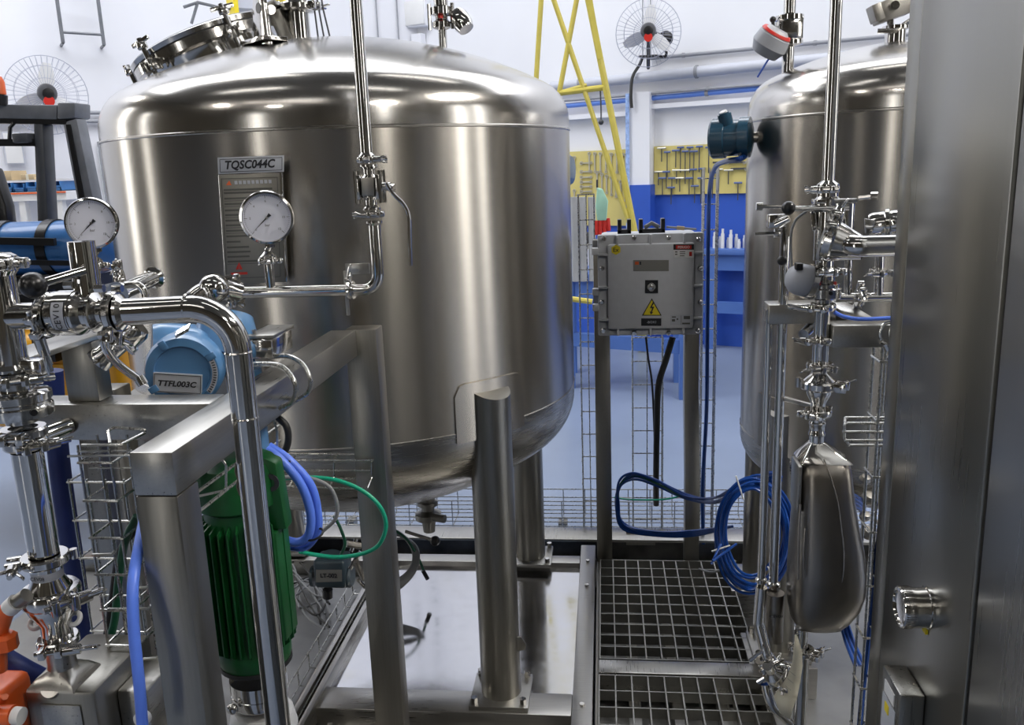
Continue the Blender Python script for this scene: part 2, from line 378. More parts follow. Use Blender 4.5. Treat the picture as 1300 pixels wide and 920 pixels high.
# vertical conduits on the far wall above the tank
for px, lb in ((485, 'left of the two thin cable runs on the wall above the tank'), (511, 'right of the two thin cable runs on the wall above the tank')):
    p = onL(px - 4, 60, .02); q = onL(px - 4, 0, .02); q = p + Z * 3.0
    tag(MB().cyl(p - Z * .8, q, .008, seg=6).build('cable_run', M_dcond), lb, 'cable')
a = onR(530, 0, .02); p = onR(530, 26, .05); q = onR(530, 8, .05)
t = thing('wall_cabinet', 'small white control cabinet high on the far wall behind the tank', 'cabinet', p)
MB().obox((p + q) / 2, DR * .13, NR * .05, Z * .13).build('cabinet_body', M_wall2, t, .006)
MB().obox((p + q) / 2 + NR * .055, DR * .115, NR * .008, Z * .115).build('door', M_wht, t, .003)
MB().obox(p + NR * -.0 - Z * .45, DR * .06, NR * .04, Z * .32).build('cable_duct', M_wall2, t)

# wall fans
def wall_fan(c, n, r, label, tilt):
    n = Vector(n).normalized(); t = thing('wall_fan', label, 'fan', c - n * .25)
    ax, u, v = MB().frame(n)
    m = MB()
    for k in range(44):
        a = 2 * PI * k / 44; d = u * math.cos(a) + v * math.sin(a)
        m.tube([c + d * r * .18 + n * .085, c + d * r * .62 + n * .075, c + d * r * .93 + n * .03, c + d * r], .0016, 4)
        m.tube([c + d * r * .18 - n * .085, c + d * r * .62 - n * .075, c + d * r * .93 - n * .03, c + d * r], .0016, 4)
    for rr, h in ((1, 0), (.75, .062), (.45, .078), (.18, .085), (.75, -.062), (.45, -.078)): m.torus(c + n * h, n, r * rr, .0032 if rr == 1 else .0018, 36, 5)
    o = m.build('guard_cage', M_fan, t)
    for k in range(3):
        a = 2 * PI * k / 3 + .4; d = u * math.cos(a) + v * math.sin(a); e = n.cross(d)
        pts = []
        for i in range(6):
            s = .12 + .14 * i; wd = .09 + .10 * math.sin(PI * min(1, (i + .5) / 5.5))
            pts.append((c + d * r * s - e * r * wd + n * .018, c + d * r * s + e * r * wd - n * .018))
        poly = [p for p, _ in pts] + [q for _, q in pts[::-1]]
        MB().prism(poly, n * .003).build('blade', M_wht, t)
    MB().cyl(c - n * .03, c + n * .04, r * .13, seg=16).build('hub', M_wht, t)
    MB().lathe([(0, .09), (r*.22, .09), (r*.24, .12), (r*.22, .20), (r*.14, .24), (0, .25)], c + Z * r * .08, n, 20).build('motor', M_blk, t)
    MB().cyl(c + n * .10 - Z * r * .10, c + n * .235 - Z * r * .10, r * .13, seg=16).build('badge', M_red, t)
    MB().cyl(c - n * .2, c - n * .05, r * .1, seg=12).build('rear_cover', M_blk, t)
    MB().tube(spline([c - n * .2, c - n * .3 - Z * .08, c - n * .34 - Z * .25, c - n * .4 - Z * .3]), .016, 8).build('bracket', M_blk, t)
    return t
cf = onR(823, 42, .42); wall_fan(cf, (Vector((0, 0, 1.5)) - cf), .27, 'round wall fan with wire guard above the tool boards', 0)
# its separate capacitor box and cord
p = onR(845, 49, .3); t = thing('motor_pod', 'round black fan motor pod beside the centre wall fan', 'motor', p)
MB().ball(p, .065, NR, sq=.7).build('pod', M_blk, t)
MB().tube(spline([p - Z * .05, p - Z * .14, onR(832, 71, .28), onR(812, 72, .2)]), .012, 6).build('stem', M_blk, t)
MB().cyl(p, cf + Z * .02, .02, seg=8).build('link', M_blk, t)
tag(MB().tube(spline([onR(816, 72, .15), onR(812, 82, .1), onR(803, 98, .16), onR(801, 120, .19), onR(802, 137, .19)]), .014, 8).build('fan_cord', M_rub), 'thick black cord hanging from the centre wall fan', 'cable')
for px in (816, 826):
    p = onR(px, 70, .06); tag(MB().cyl(p, p + Z * 3, .005, seg=5).build('drop_wire', M_dcond), 'thin %s wire dropping from above to the centre fan' % ('left' if px == 816 else 'right'), 'cable')
cl = onL(59, 121, .42); wall_fan(cl, (Vector((0.6, 0, 1.2)) - cl), .30, 'round wall fan behind the forklift guard at far left', 0)
# wall ladder
t = thing('wall_ladder', 'grey steel rung ladder fixed high on the left wall', 'ladder', onL(80, 54, .1))
for (xa, ya, xb, yb) in ((74, -30, 80, 54), (125, -30, 132, 57)):
    p = onL(xb, yb, .18); MB().cyl(p, p + Z * 2.2, .015, seg=8).cyl(p, p - NL * .18, .012, seg=8).build('stile', M_ggr, t)
pa, pb = onL(80, 54, .18), onL(132, 57, .18)
for k in range(7):
    MB().cyl(pa + Z * (.08 + .30 * k), pb + Z * (.08 + .30 * k + .0), .011, seg=8).build('rung', M_ggr, t)
# shelf bracket / basket beyond the manway
def gal(px, py): return onL(px, py, .9)
t = thing('wall_bracket', 'grey angled steel bracket on the wall behind the manway', 'bracket', gal(235, 10))
MB().tube([gal(233, 9), gal(251, 3), gal(290, 12), gal(300, 4)], .012, 6).build('arm', M_ggr, t)
MB().tube([gal(251, 3), gal(243, 30)], .012, 6).build('strut', M_ggr, t)
t = thing('gantry_beam', 'grey steel box hanging behind the manway lid with yellow edges', 'beam', gal(310, 0))
MB().obox(gal(318, -6), -DL * .15, NL * .1, Z * .12).build('beam_body', M_cond, t)
for px in (294, 324, 357):
    MB().obox(gal(px, -4), -DL * .018, NL * .11, Z * .16).build('stripe', M_ylab, t)

# ---------------- pegboards and tools
def pegboard(px0, py0, px1, py1, label):
    a, b = onR(px0, py0), onR(px1, py0 - 3); lo = onR(px0, py1).z
    a.z = b.z = lo; h = onR(px0, py0).z - lo
    o = tag(MB().prism([a + NR*.014, b + NR*.014, b + NR * .034, a + NR * .034], (0, 0, h)).build('pegboard', M_peg), label, 'board'); return o
pegboard(716, 193, 802, 286, 'yellow tool board left of the white column, full of wrenches')
pegboard(832, 186, 975, 247, 'yellow tool board right of the white column, with T-handle keys')
ORD = ['first', 'second', 'third', 'fourth', 'fifth', 'sixth', 'seventh', 'eighth', 'ninth', 'tenth', 'eleventh', 'twelfth']
def t_key(p, L, wd, mat):
    t = thing('hex_key', 'T-handle key hanging on the right yellow tool board', 'tool', p, 'T-handle keys on the right yellow board')
    MB().cyl(p - DR * wd, p + DR * wd, .009, seg=8).build('grip', mat, t)
    MB().cyl(p, p - Z * L, .005, seg=6).build('shaft', M_dgr, t)
    return t
proto = [t_key(Vector((0, 0, 0)), .22, .03, M_thand), t_key(Vector((0, 0, 0)), .15, .035, M_thand), t_key(Vector((0, 0, 0)), .12, .04, M_ctool)]
used = [0, 0, 0]
keys = [(840,188,2),(847,193,0),(858,191,1),(864,187,0),(870,192,0),(876,187,0),(881,192,1),(888,186,0),(900,187,0),(836,218,2),(846,218,1),(859,216,2),(870,216,2),(880,215,1),(891,214,0),(841,226,1),(853,226,1),(863,226,2),(875,226,1),(890,226,0),(852,238,1),(882,236,1),(912,215,2),(925,216,2),(937,232,1),(905,219,0)]
for (a, b, k) in keys:
    r = proto[k] if not used[k] else copy_tree(proto[k]); used[k] = 1; r.location = onR(a, b, .055)
    row = 0 if b < 200 else 1 if b < 222 else 2; i_ = sorted([q[0] for q in keys if (0 if q[1] < 200 else 1 if q[1] < 222 else 2) == row]).index(a)
    r['label'] = '%s T-handle key from the left in the %s row of the right yellow board' % (ORD[i_], ('top', 'middle', 'bottom')[row])
for k, (a, b) in enumerate([(936, 206), (938, 214), (915, 206)]):
    p = onR(a, b, .05); t = thing('pliers', ('upper', 'lower', 'left')[k] + ' dark pliers hanging flat on the right yellow tool board', 'tool', p, 'pliers at the right of the tool board')
    MB().bar(p - DR * .07, p + DR * .07, .012, .016).build('handle', M_dgr, t); MB().bar(p + DR * .05 - Z*.01, p + DR * .10 + Z * .01, .012, .022).build('jaw', M_ctool, t)
def wrench(L, horiz):
    t = thing('wrench', '', 'tool', (0, 0, 0)); d = DR if horiz else -Z; s = Z if horiz else DR
    MB().obox(d * L / 2, d * L * .42, s * .006, NR * .004).build('shank', M_ctool, t)
    for q, rr in ((Vector((0, 0, 0)), .017), (d * L, .014)):
        MB().lathe([(rr*.45, -.004), (rr, -.004), (rr, .004), (rr*.45, .004), (rr*.45, -.004)], q, NR, 8).build('ring_end', M_ctool, t)
    return t
wv = {}; cnt = {}
def put_wrench(px, py, L, h, lab, grp):
    k = (round(L, 3), h)
    if k not in wv: wv[k] = r = wrench(L, h)
    else: r = copy_tree(wv[k])
    cnt[grp] = cnt.get(grp, 0) + 1
    r.location = onR(px, py, .045); r['label'] = lab % ORD[cnt[grp] - 1]; r['group'] = grp
for k in range(9): put_wrench(748 + 7 * k - (3 if k > 6 else 0), 195 + .2*k, .16, False, '%s wrench from the left in the top row of the left yellow board', 'upright wrenches, top row')
for k in range(7): put_wrench(758 + 6 * k, 219 + 2.4 * k, .15, False, '%s wrench from the left in the lower sloping row of the left yellow board', 'upright wrenches, lower row')
for k, y in enumerate((207, 218, 225, 231, 237, 243)): put_wrench(738, y, .10, True, '%s from the top of the short wrenches hung level on the left yellow board', 'level wrenches, left column')
for k, (x_, y_) in enumerate([(729, 200), (729, 242), (727, 262)]): put_wrench(x_, y_, .09, False, '%s from the top of the small wrenches at the left board edge', 'small wrenches, left edge')

# ---------------- yellow gantry legs
t = thing('gantry_ladder', 'tall yellow A-frame ladder standing before the tool boards', 'ladder', VY(800, 430, 7.2).xy.to_3d())
def g(px, py, y=6.6): return VY(px, py, y)
def ext(a, b, k): return a + (b - a) * k
for (a, b, ka, kb, r) in (((703, 0), (801, 290), -.6, 1.0, .019), ((747, 0), (806, 295), -.6, 1.0, .025), ((732, 0), (710, 118), -1.2, 1.0, .019), ((687, 0), (681, 95), -1.5, 1.35, .019)):
    p, q = g(*a), g(*b); MB().cyl(ext(p, q, ka), ext(p, q, kb), r, seg=10).build('leg', M_yel, t)
p, q = g(801, 290), g(806, 295)
for s in (p, q):
    f = Vector((s.x + .12, 7.7, 0)); MB().cyl(s, f, .027, seg=10).build('leg_foot', M_yel, t)
MB().cyl(g(710, 118), g(767, 111), .022, seg=10).cyl(g(710, 118), g(745, 108), .016, seg=8).build('cross_rail', M_yel, t)
MB().bar(g(742, -40), g(762, 75), .05, .035).bar(g(766, 110), g(798, 250), .05, .02).build('stile_channel', M_yel, t)
MB().tube([g(762, 113), g(763, 140), g(763, 158)], .006, 5).ball(g(763, 155), .02).build('hook', M_dgr, t)

# ---------------- benches
def bench(name, label, a, b, dep, h, nrm, legs, stretch=True):
    u = (b - a).normalized(); t = thing(name, label, 'workbench', Vector((a.x, a.y, 0)))
    A = Vector((a.x, a.y, h)); B = Vector((b.x, b.y, h)); n = Vector(nrm)
    MB().prism([A, B, B - n * dep, A - n * dep], (0, 0, -.05)).build('worktop', M_bench, t, .004)
    for s in legs:
        for d in (.05, dep - .05):
            p = A + (B - A) * s - n * d; MB().box((p.x - .04, p.y - .04, 0), (p.x + .04, p.y + .04, h - .05)).build('leg', M_bench, t)
    if stretch:
        MB().bar(A - n*.05 - Z * (h - .38), B - n*.05 - Z * (h - .38), .06, .10).build('stretcher', M_bench, t)
        MB().bar(A - n*.05 - Z * .12, B - n*.05 - Z * .12, .02, .14).build('apron', M_bench, t)
    return t
a = VZ(893, 316, .90); b = VZ(985, 317, .90)
u = DR; b = a + DR * 2.6
bench('workbench', 'blue steel workbench under the right tool board with metal parts on it', a, b, .55, .90, NR, (.02, .24, .6, .95))
a2 = VZ(716, 347, .88); b2 = VZ(884, 352, .88)
bench('workbench', 'blue steel workbench behind the grey junction box', a2, b2, .6, .88, Vector((0, -1, 0)), (.03, .93))
bt = VZ(902, 312, .905)
for k in range(9):
    px = 901 + 5.5 * k; p = VZ(px, 313 + (k % 2), .90) + Yv * .12; hh = (.14, .10, .17, .09, .16, .12, .08, .11, .13)[k]
    p = a + DR * (.07 + .036 * k) - NR * (.10 + .05 * (k % 2)); p.z = .90
    t = thing('machined_part', ORD[k] + ' from the left of the white turned parts on the right blue bench', 'part', p, 'white parts on the blue bench')
    MB().cyl(p, p + Z * hh * .75, .016, seg=12).build('barrel', M_wht, t); MB().cyl(p + Z * hh * .75, p + Z * hh, .011, seg=12).build('neck', M_wht, t)
for k in range(4):
    p = VZ(722 + 9 * k, 340, .88) + Yv * .2; p.z = .88
    t = thing('machined_part', ORD[k] + ' from the left of the white cylinders left of the junction box', 'part', p, 'white parts left of the junction box')
    MB().cyl(p, p + Z * .13, .035, seg=12).build('barrel', M_wht, t); MB().cyl(p + Z * .13, p + Z * .17, .02, seg=12).build('neck', M_ctool, t)
p = VZ(732, 328, .88); t = thing('bench_grinder', 'small black machine on the bench left of the junction box', 'machine', p)
MB().box(p + Vector((-.06, 0, 0)), p + Vector((.12, .2, .06))).build('base', M_blk, t, .005)
MB().cyl(p + Vector((-.09, .1, .15)), p + Vector((.13, .1, .15)), .065, seg=16).build('motor', M_blk, t); MB().cyl(p + Vector((.13, .1, .15)), p + Vector((.16, .1, .15)), .08, seg=18).build('wheel', M_ggr, t)
# rail and hanging things left of the junction box
t = thing('roller_bundle', 'pale grey tubes standing on the bench left of the junction box', 'tubes', VZ(738, 330, .88) + Yv * .4)
for k in range(3):
    p = VY(730 + 11 * k, 325, 5.9); MB().cyl(Vector((p.x, p.y, .88)), Vector((p.x, p.y, VY(730 + 11*k, 250, 5.9).z)), .026, seg=12).build('tube', M_ggr2, t)
p = VY(765, 246, 5.4); t = thing('work_gloves', 'mint and orange work glove hanging left of the junction box', 'gloves', p)
w_ = .035
MB().prism([VY(758, 238, 5.4), VY(765, 240, 5.4), VY(772, 255, 5.4), VY(770, 280, 5.4), VY(758, 280, 5.4), VY(756, 262, 5.4)], (0, .04, 0)).build('cuff', M_lglove, t, .008)
for q in ((757, 280, 757, 298), (762, 280, 762, 302), (767, 279, 768, 300), (771, 277, 773, 293)):
    MB().cyl(VY(q[0], q[1], 5.42), VY(q[2], q[3], 5.42), .016, .012, seg=8).build('finger', M_red, t)
MB().cyl(VY(758, 238, 5.42), VY(758, 228, 5.42), .006, seg=6).build('hook', M_dgr, t)
tag(MB().tube([VY(700, 376, 5.2), VY(752, 383, 5.2)], .017, 8).build('yellow_pole', M_yel), 'short yellow pole lying level left of the junction box', 'pole')

# ---------------- forklift and shelf behind at left
def fk(px, py, y=4.2): return VY(px, py, y)
t = thing('forklift', 'yellow forklift with dark overhead guard and blue gas bottle behind', 'forklift', Vector((-2.9, 4.2, 0)))
ca, cb = fk(-30, 455, 3.6), fk(158, 500, 3.6)
cz0 = fk(60, 545, 3.6).z
prof = [(0, ca.z + .06), (.08, ca.z + .12), (.9, ca.z + .12), (.9, cz0), (0, cz0)]
xl, xr = ca.x - .25, cb.x
MB().prism([(xl, 3.6 + a_, z_) for a_, z_ in prof], (xr - xl, 0, 0)).build('counterweight', M_fork, t, .05, bseg=4)
q0, q1 = fk(48, 462, 3.59), fk(85, 488, 3.59)
MB().box((q0.x, 3.585, q1.z), (q1.x, 3.60, q0.z)).build('recess_panel', M_fork, t, .006)
text('S', fk(59, 476, 3.58), X, Z, .04, M_wht, t, bold=.02)
for wx in (xl + .12, xr - .12):
    MB().lathe([(.0, -.09), (.14, -.09), (.23, -.08), (.24, 0), (.23, .08), (.14, .09), (0, .09)], (wx, 5.2, .24), X, 24).build('wheel', M_rub, t)
    MB().lathe([(0, -.095), (.12, -.095), (.12, .095), (0, .095)], (wx, 5.2, .24), X, 16).build('wheel_rim', M_fork, t)
# gas bottle with straps
g0, g1 = fk(-60, 318, 3.5), fk(146, 318, 3.5); g1.z = g0.z = fk(80, 314, 3.5).z; R_ = .115
MB().lathe([(0, 0), (.06, .0), (.10, .02), (R_, .06), (R_, (g1-g0).length - .07), (.10, (g1-g0).length - .02), (.05, (g1-g0).length), (0, (g1-g0).length)], g0, X, 32).build('gas_bottle', M_blu, t)
for px in (12, 72):
    s = fk(px, 314, 3.5); s.z = g0.z; MB().lathe([(R_ + .001, -.022), (R_ + .007, -.022), (R_ + .007, .022), (R_ + .001, .022)], s, X, 32).build('strap', M_blk, t)
MB().bar(fk(-40, 305, 3.36), fk(70, 307, 3.36), .02, .03).bar(fk(-40, 332, 3.36), fk(100, 334, 3.36), .015, .02).build('bottle_rail', M_blk, t)
MB().box((g0.x, 3.42, g0.z - .17), (g1.x - .1, 3.62, g0.z - .12)).box((g0.x + .3, 3.5, ca.z), (g0.x + .4, 3.6, g0.z - .12)).box((g1.x - .3, 3.5, ca.z), (g1.x - .2, 3.6, g0.z - .12)).build('bottle_cradle', M_blk, t)
# guard
def gp(px, py): return fk(px, py, 4.2)
MB().prism([gp(-40, 132), gp(72, 133), gp(72, 152), gp(-40, 150)], (0, .1, 0)).build('guard_rail', M_ggr, t, .008)
MB().prism([gp(72, 130), gp(95, 130), gp(95, 150), gp(72, 152)], (0, .14, 0)).build('guard_corner', M_ggr, t, .01)
MB().prism([gp(-40, 150), gp(84, 152), gp(84, 158), gp(-40, 156)], (0, .1, 0)).build('guard_liner', M_blk, t)
MB().prism([gp(42, 156), gp(54, 157), gp(62, 300), gp(48, 300)], (0, .09, 0)).build('guard_post', M_dgr, t, .008)
MB().prism([gp(79, 155), gp(97, 150), gp(128, 300), gp(106, 300)], (0, .09, 0)).build('guard_post', M_ggr, t, .01)
MB().prism([gp(85, 158), gp(90, 158), gp(117, 300), gp(111, 300)], (0, -.012, 0)).build('guard_gasket', M_blk, t)
MB().bar(gp(-40, 181), gp(44, 181), .03, .035).tube([gp(12, 181), gp(13, 162), gp(18, 156)], .01, 6).build('guard_crossbar', M_blk, t)
MB().box(gp(24, 182) - Yv*.05, gp(42, 169) + Yv * .05).build('work_lamp', M_dgr, t, .008)
bs = fk(4, 290, 4.0)
MB().box((bs.x - .4, 3.9, bs.z - .15), (bs.x + .1, 4.4, bs.z - .02)).build('seat', M_blk, t, .04, bseg=3)
MB().prism([fk(-40, 215, 4.3), fk(-8, 212, 4.3), fk(8, 262, 4.3), fk(12, 300, 4.3), fk(-40, 300, 4.3)], (0, .08, 0)).build('seat_back', M_blk, t, .02)
m = MB(); m.box((xl, 3.7, ca.z + .1), (xr - .1, 4.4, g0.z - .22)).build('engine_hood', M_blk, t, .02)
p = gp(2, 118); tw = thing('warning_lamp', 'orange beacon lamp on top of the forklift guard', 'lamp', gp(0, 133))
MB().cyl(gp(0, 133), gp(0, 120), .035, seg=14).build('lamp_base', M_blk, tw); MB().lathe([(.03, 0), (.03, .06), (.02, .085), (0, .09)], gp(0, 120), Z, 16).build('lens', M_org, tw)
# shelf unit with blue bins
sy = 6.0
def sf(px, py): return VY(px, py, sy)
t = thing('storage_shelf', 'white shelving unit with orange edge behind the forklift', 'shelf', Vector((sf(10, 300).x, sy, 0)))
zt = sf(40, 246).z; x0, x1 = sf(-60, 246).x, sf(84, 246).x
MB().box((x0, sy, zt - .05), (x1, sy + .45, zt)).build('shelf_board', M_wht, t); MB().box((x0, sy - .01, zt - .0), (x1, sy, zt + .012)).build('shelf_edge', M_org, t)
MB().box((x0, sy, .45), (x1, sy + .45, .5)).build('shelf_board', M_wht, t)
for px in (-40, 14, 33, 80):
    p = sf(px, 300); MB().box((p.x - .025, sy + .01, 0), (p.x + .025, sy + .06, zt - .05)).build('post', M_wht, t)
for k in range(6):
    px = -6 + 15.5 * k; p = sf(px, 243)
    o = thing('storage_bin', '%s of the blue bins on the white shelf' % ('leftmost', 'second from left', 'third from left', 'fourth from left', 'fifth from left', 'rightmost')[k], 'bin', Vector((p.x, sy, zt + .012)), 'blue bins on the shelf')
    hh = .085 if k % 2 else .075
    m = MB(); x_, e = p.x, .038
    m.box((x_ - e, sy, zt + .014), (x_ + e, sy + .2, zt + .02)); m.box((x_ - e, sy, zt + .014), (x_ + e, sy + .006, zt + hh * .6)); m.box((x_ - e, sy + .19, zt + .014), (x_ + e, sy + .2, zt + hh))
    m.box((x_ - e, sy, zt + .014), (x_ - e + .005, sy + .2, zt + hh)); m.box((x_ + e - .005, sy, zt + .014), (x_ + e, sy + .2, zt + hh)); m.build('tub', M_bin, o)
    MB().box((x_ - e, sy - .006, zt + hh * .5), (x_ + e, sy, zt + hh * .62)).build('lip', M_bin, o)
for k, (px, wd, hh) in enumerate(((3, .06, .07), (33, .05, .04))):
    p = sf(px, 229); z_ = zt + .10
    o = thing('carton', 'brown carton %s above the blue bins' % ('at the left' if k == 0 else 'second'), 'box', Vector((p.x, sy + .08, z_)))
    MB().box((p.x - wd, sy + .02, z_), (p.x + wd, sy + .2, z_ + hh)).build('carton_body', M_beige, o, .003); MB().box((p.x - .01, sy + .019, z_), (p.x + .01, sy + .201, z_ + hh + .001)).build('tape', M_paper, o)
MB().box((x0, sy + .02, zt + .095), (x1, sy + .3, zt + .10)).build('divider', M_wht, t)
MB().box((x0, sy + .44, .1), (x1, sy + .46, zt)).build('back_panel', M_wall2, t)
o = thing('notice_sheet', 'framed sheet hanging on the wall behind the forklift guard', 'notice', onL(17, 190, .03))
q = onL(17, 188, .03); MB().obox(q, -DL * .07, NL * .008, Z * .13).build('frame', M_cond, o); MB().obox(q + NL*.009, -DL * .06, NL * .002, Z * .12).build('sheet', M_wht, o)

# ================================================================ SANITARY FITTINGS
def clamp(c, ax, r, side, label, R=None, mat=None, wing=1, par=None, grp=None, wl=None):
    """hinged pipe clamp: ring round the pipe, hinge on one side, bolt with wing nut on the other"""
    c = Vector(c); ax = Vector(ax).normalized(); side = Vector(side); side = (side - ax * side.dot(ax)).normalized(); tn = ax.cross(side)
    R = R or r * 1.42 + .004; h = max(.006, r * .33); mt = mat or M_fit
    t = thing('pipe_clamp', label, 'clamp', c, grp)
    MB().lathe([(r * .9, -h), (R * .93, -h), (R, -h * .6), (R, h * .6), (R * .93, h), (r * .9, h), (r * .9, -h)], c, ax, 28).build('ring', mt, t)
    g = .006 + r * .12; k = c + side * (R + g * .7)
    MB().obox(k + tn * g * 1.3, side * g * 1.2, tn * g * .55, ax * h).obox(k - tn * g * 1.3, side * g * 1.2, tn * g * .55, ax * h).build('ear', mt, t, g * .2)
    L = wl or (.022 + r * .4); e = k + tn * wing * (g * 2 + L)
    MB().cyl(k - tn * wing * g * 2.6, e, g * .45, seg=10).build('bolt', mt, t)
    n0 = k + tn * wing * g * 2.0; n1 = n0 + tn * wing * L * .5
    MB().lathe([(g * .5, 0), (g * .95, .0), (g * .85, L * .5), (g * .4, L * .55)], n0, n1 - n0, 12).build('nut', mt, t)
    m = MB()
    for s in (1, -1):
        v = (side * .8 + ax * .35) * s
        m.prism([n0 + tn*wing*L*.15 + v * g * .5 - side.cross(tn) * g * .22, n0 + tn*wing*L * .45 + v * g * .5 - side.cross(tn) * g * .22,
                 n0 + tn*wing*L * 1.0 + v * g * 2.3 - side.cross(tn) * g * .22, n0 + tn*wing*L * .75 + v * g * 2.5 - side.cross(tn) * g * .22], side.cross(tn) * g * .45)
    m.build('wing_nut', mt, t, g * .12)
    q = c - side * (R + g * .5); MB().cyl(q - ax * h * 1.1, q + ax * h * 1.1, g * .6, seg=10).build('hinge_pin', mt, t)
    return t
def pipe(name, label, pts, r, mat=None, rad=.05, cat='pipe', grp=None, welds=()):
    P = [Vector(p) for p in pts]; t = thing(name, label, cat, P[0], grp)
    MB().tube(fillet(P, rad, 12), r, 24).build('pipe_body', mat or M_pipe, t)
    for q, d in welds: MB().lathe([(r, -.003), (r * 1.025, 0), (r, .003)], q, d, 24).build('weld_seam', M_fit, t)
    for q, d in ((P[0], P[1] - P[0]), (P[-1], P[-2] - P[-1])):
        MB().lathe([(r * .8, -.001), (r * 1.35, -.001), (r * 1.35, .003), (r * 1.0, .008)], q, d, 24).build('ferrule', M_fit, t)
    return t
def gauge(c, n, r, label, stem_to):
    c = Vector(c); n = Vector(n).normalized(); t = thing('pressure_gauge', label, 'gauge', Vector(stem_to))
    MB().lathe([(0, -.42*r), (.86*r, -.42*r), (.95*r, -.36*r), (.95*r, .02*r), (1.0*r, .04*r), (1.03*r, .12*r), (1.0*r, .2*r), (.93*r, .22*r), (.90*r, .12*r), (.9*r, .05*r), (0, .05*r)], c, n, 48).build('case', M_pipe, t)
    o = MB().lathe([(0, .07*r), (.895*r, .07*r), (.9*r, .10*r)], c, n, 40).build('dial', M_dial, t)
    up = (Z - n * n.z).normalized(); rt = up.cross(n).normalized() 
    def dp(a, q, h=.085): return c + n * r * h + (up * math.cos(a) + rt * math.sin(a)) * q * r
    m = MB()
    for k in range(55):
        a = math.radians(-135 + 270 * k / 54); L = .74 if k % 9 == 0 else .81
        d = (up * math.cos(a) + rt * math.sin(a)); s = n.cross(d)
        m.obox(c + n * r * .078 + d * r * (L + .86) / 2, d * r * (.86 - L) / 2, s * r * (.008 if k % 9 == 0 else .004), n * .0002)
    m.build('scale', M_fad, o, smooth=False)
    for k in range(7):
        a = math.radians(-135 + 45 * k); text(str(k * 2) if k else '0', dp(a, .63, .075), rt, up, r * .085, M_fad, o, 'numeral')
    text('bar', dp(PI, .28, .075), rt, up, r * .10, M_fad, o, 'numeral')
    a = math.radians(-133); d = up * math.cos(a) + rt * math.sin(a); s = n.cross(d); b = c + n * r * .11
    MB().prism([b + d * r * .74, b + s * r * .025, b - d * r * .18 + s * r * .07, b - d * r * .18 - s * r * .07, b - s * r * .025], n * r * .015).build('needle', M_ink, t)
    MB().cyl(b, b + n * r * .05, r * .05, seg=14).build('needle_hub', M_fit, t)
    st = Vector(stem_to); tp = c - up * r * .92 - n * r * .12
    MB().cyl(tp + up * r*.1, tp - up * r * .25, r * .19, seg=6).cyl(tp - up * r * .2, st + up * .012, r * .13, seg=16).lathe([(r*.13, .014), (r * .34, .004), (r * .34, -.002), (0, -.002)], st, up, 20).build('stem', M_fit, t)
    return t

# ================================================================ TANKS
def head_prof(R, rk, Rc, sf, n=24):
    s = math.sqrt((Rc - rk)**2 - (R - rk)**2); zc = sf - s
    a1 = math.atan2(s, R - rk); out = [(R, 0), (R, sf)]
    for k in range(1, 9): a = a1 * k / 8; out.append((R - rk + rk * math.cos(a), sf + rk * math.sin(a)))
    for k in range(1, n + 1): a = a1 + (PI/2 - a1) * k / n; out.append((max(0, Rc * math.cos(a)) if k < n else 0, zc + Rc * math.sin(a)))
    return out, zc
def tank(cx, cy, label, R=.70, zt=1.76, zb=.97, ht=(.12, 1.4, .03), hb_=(.17, 1.1, .03)):
    t = thing('storage_tank', label, 'tank', Vector((cx, cy, .15))); c = Vector((cx, cy, 0))
    SG = 128
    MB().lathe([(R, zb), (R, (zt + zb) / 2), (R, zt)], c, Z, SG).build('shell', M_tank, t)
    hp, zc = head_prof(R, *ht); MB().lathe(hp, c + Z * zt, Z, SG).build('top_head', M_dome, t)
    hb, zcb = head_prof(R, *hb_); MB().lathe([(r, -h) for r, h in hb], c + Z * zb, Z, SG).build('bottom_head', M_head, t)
    for z in (zt, zb): MB().lathe([(R - .001, -.005), (R + .002, -.002), (R + .002, .002), (R - .001, .005)], c + Z * z, Z, SG).build('weld_seam', M_head, t)
    def top(dx, dy): r2 = dx*dx + dy*dy; return Vector((cx + dx, cy + dy, zt + zc + math.sqrt(ht[1] ** 2 - r2)))
    return t, c, top, zc + zt
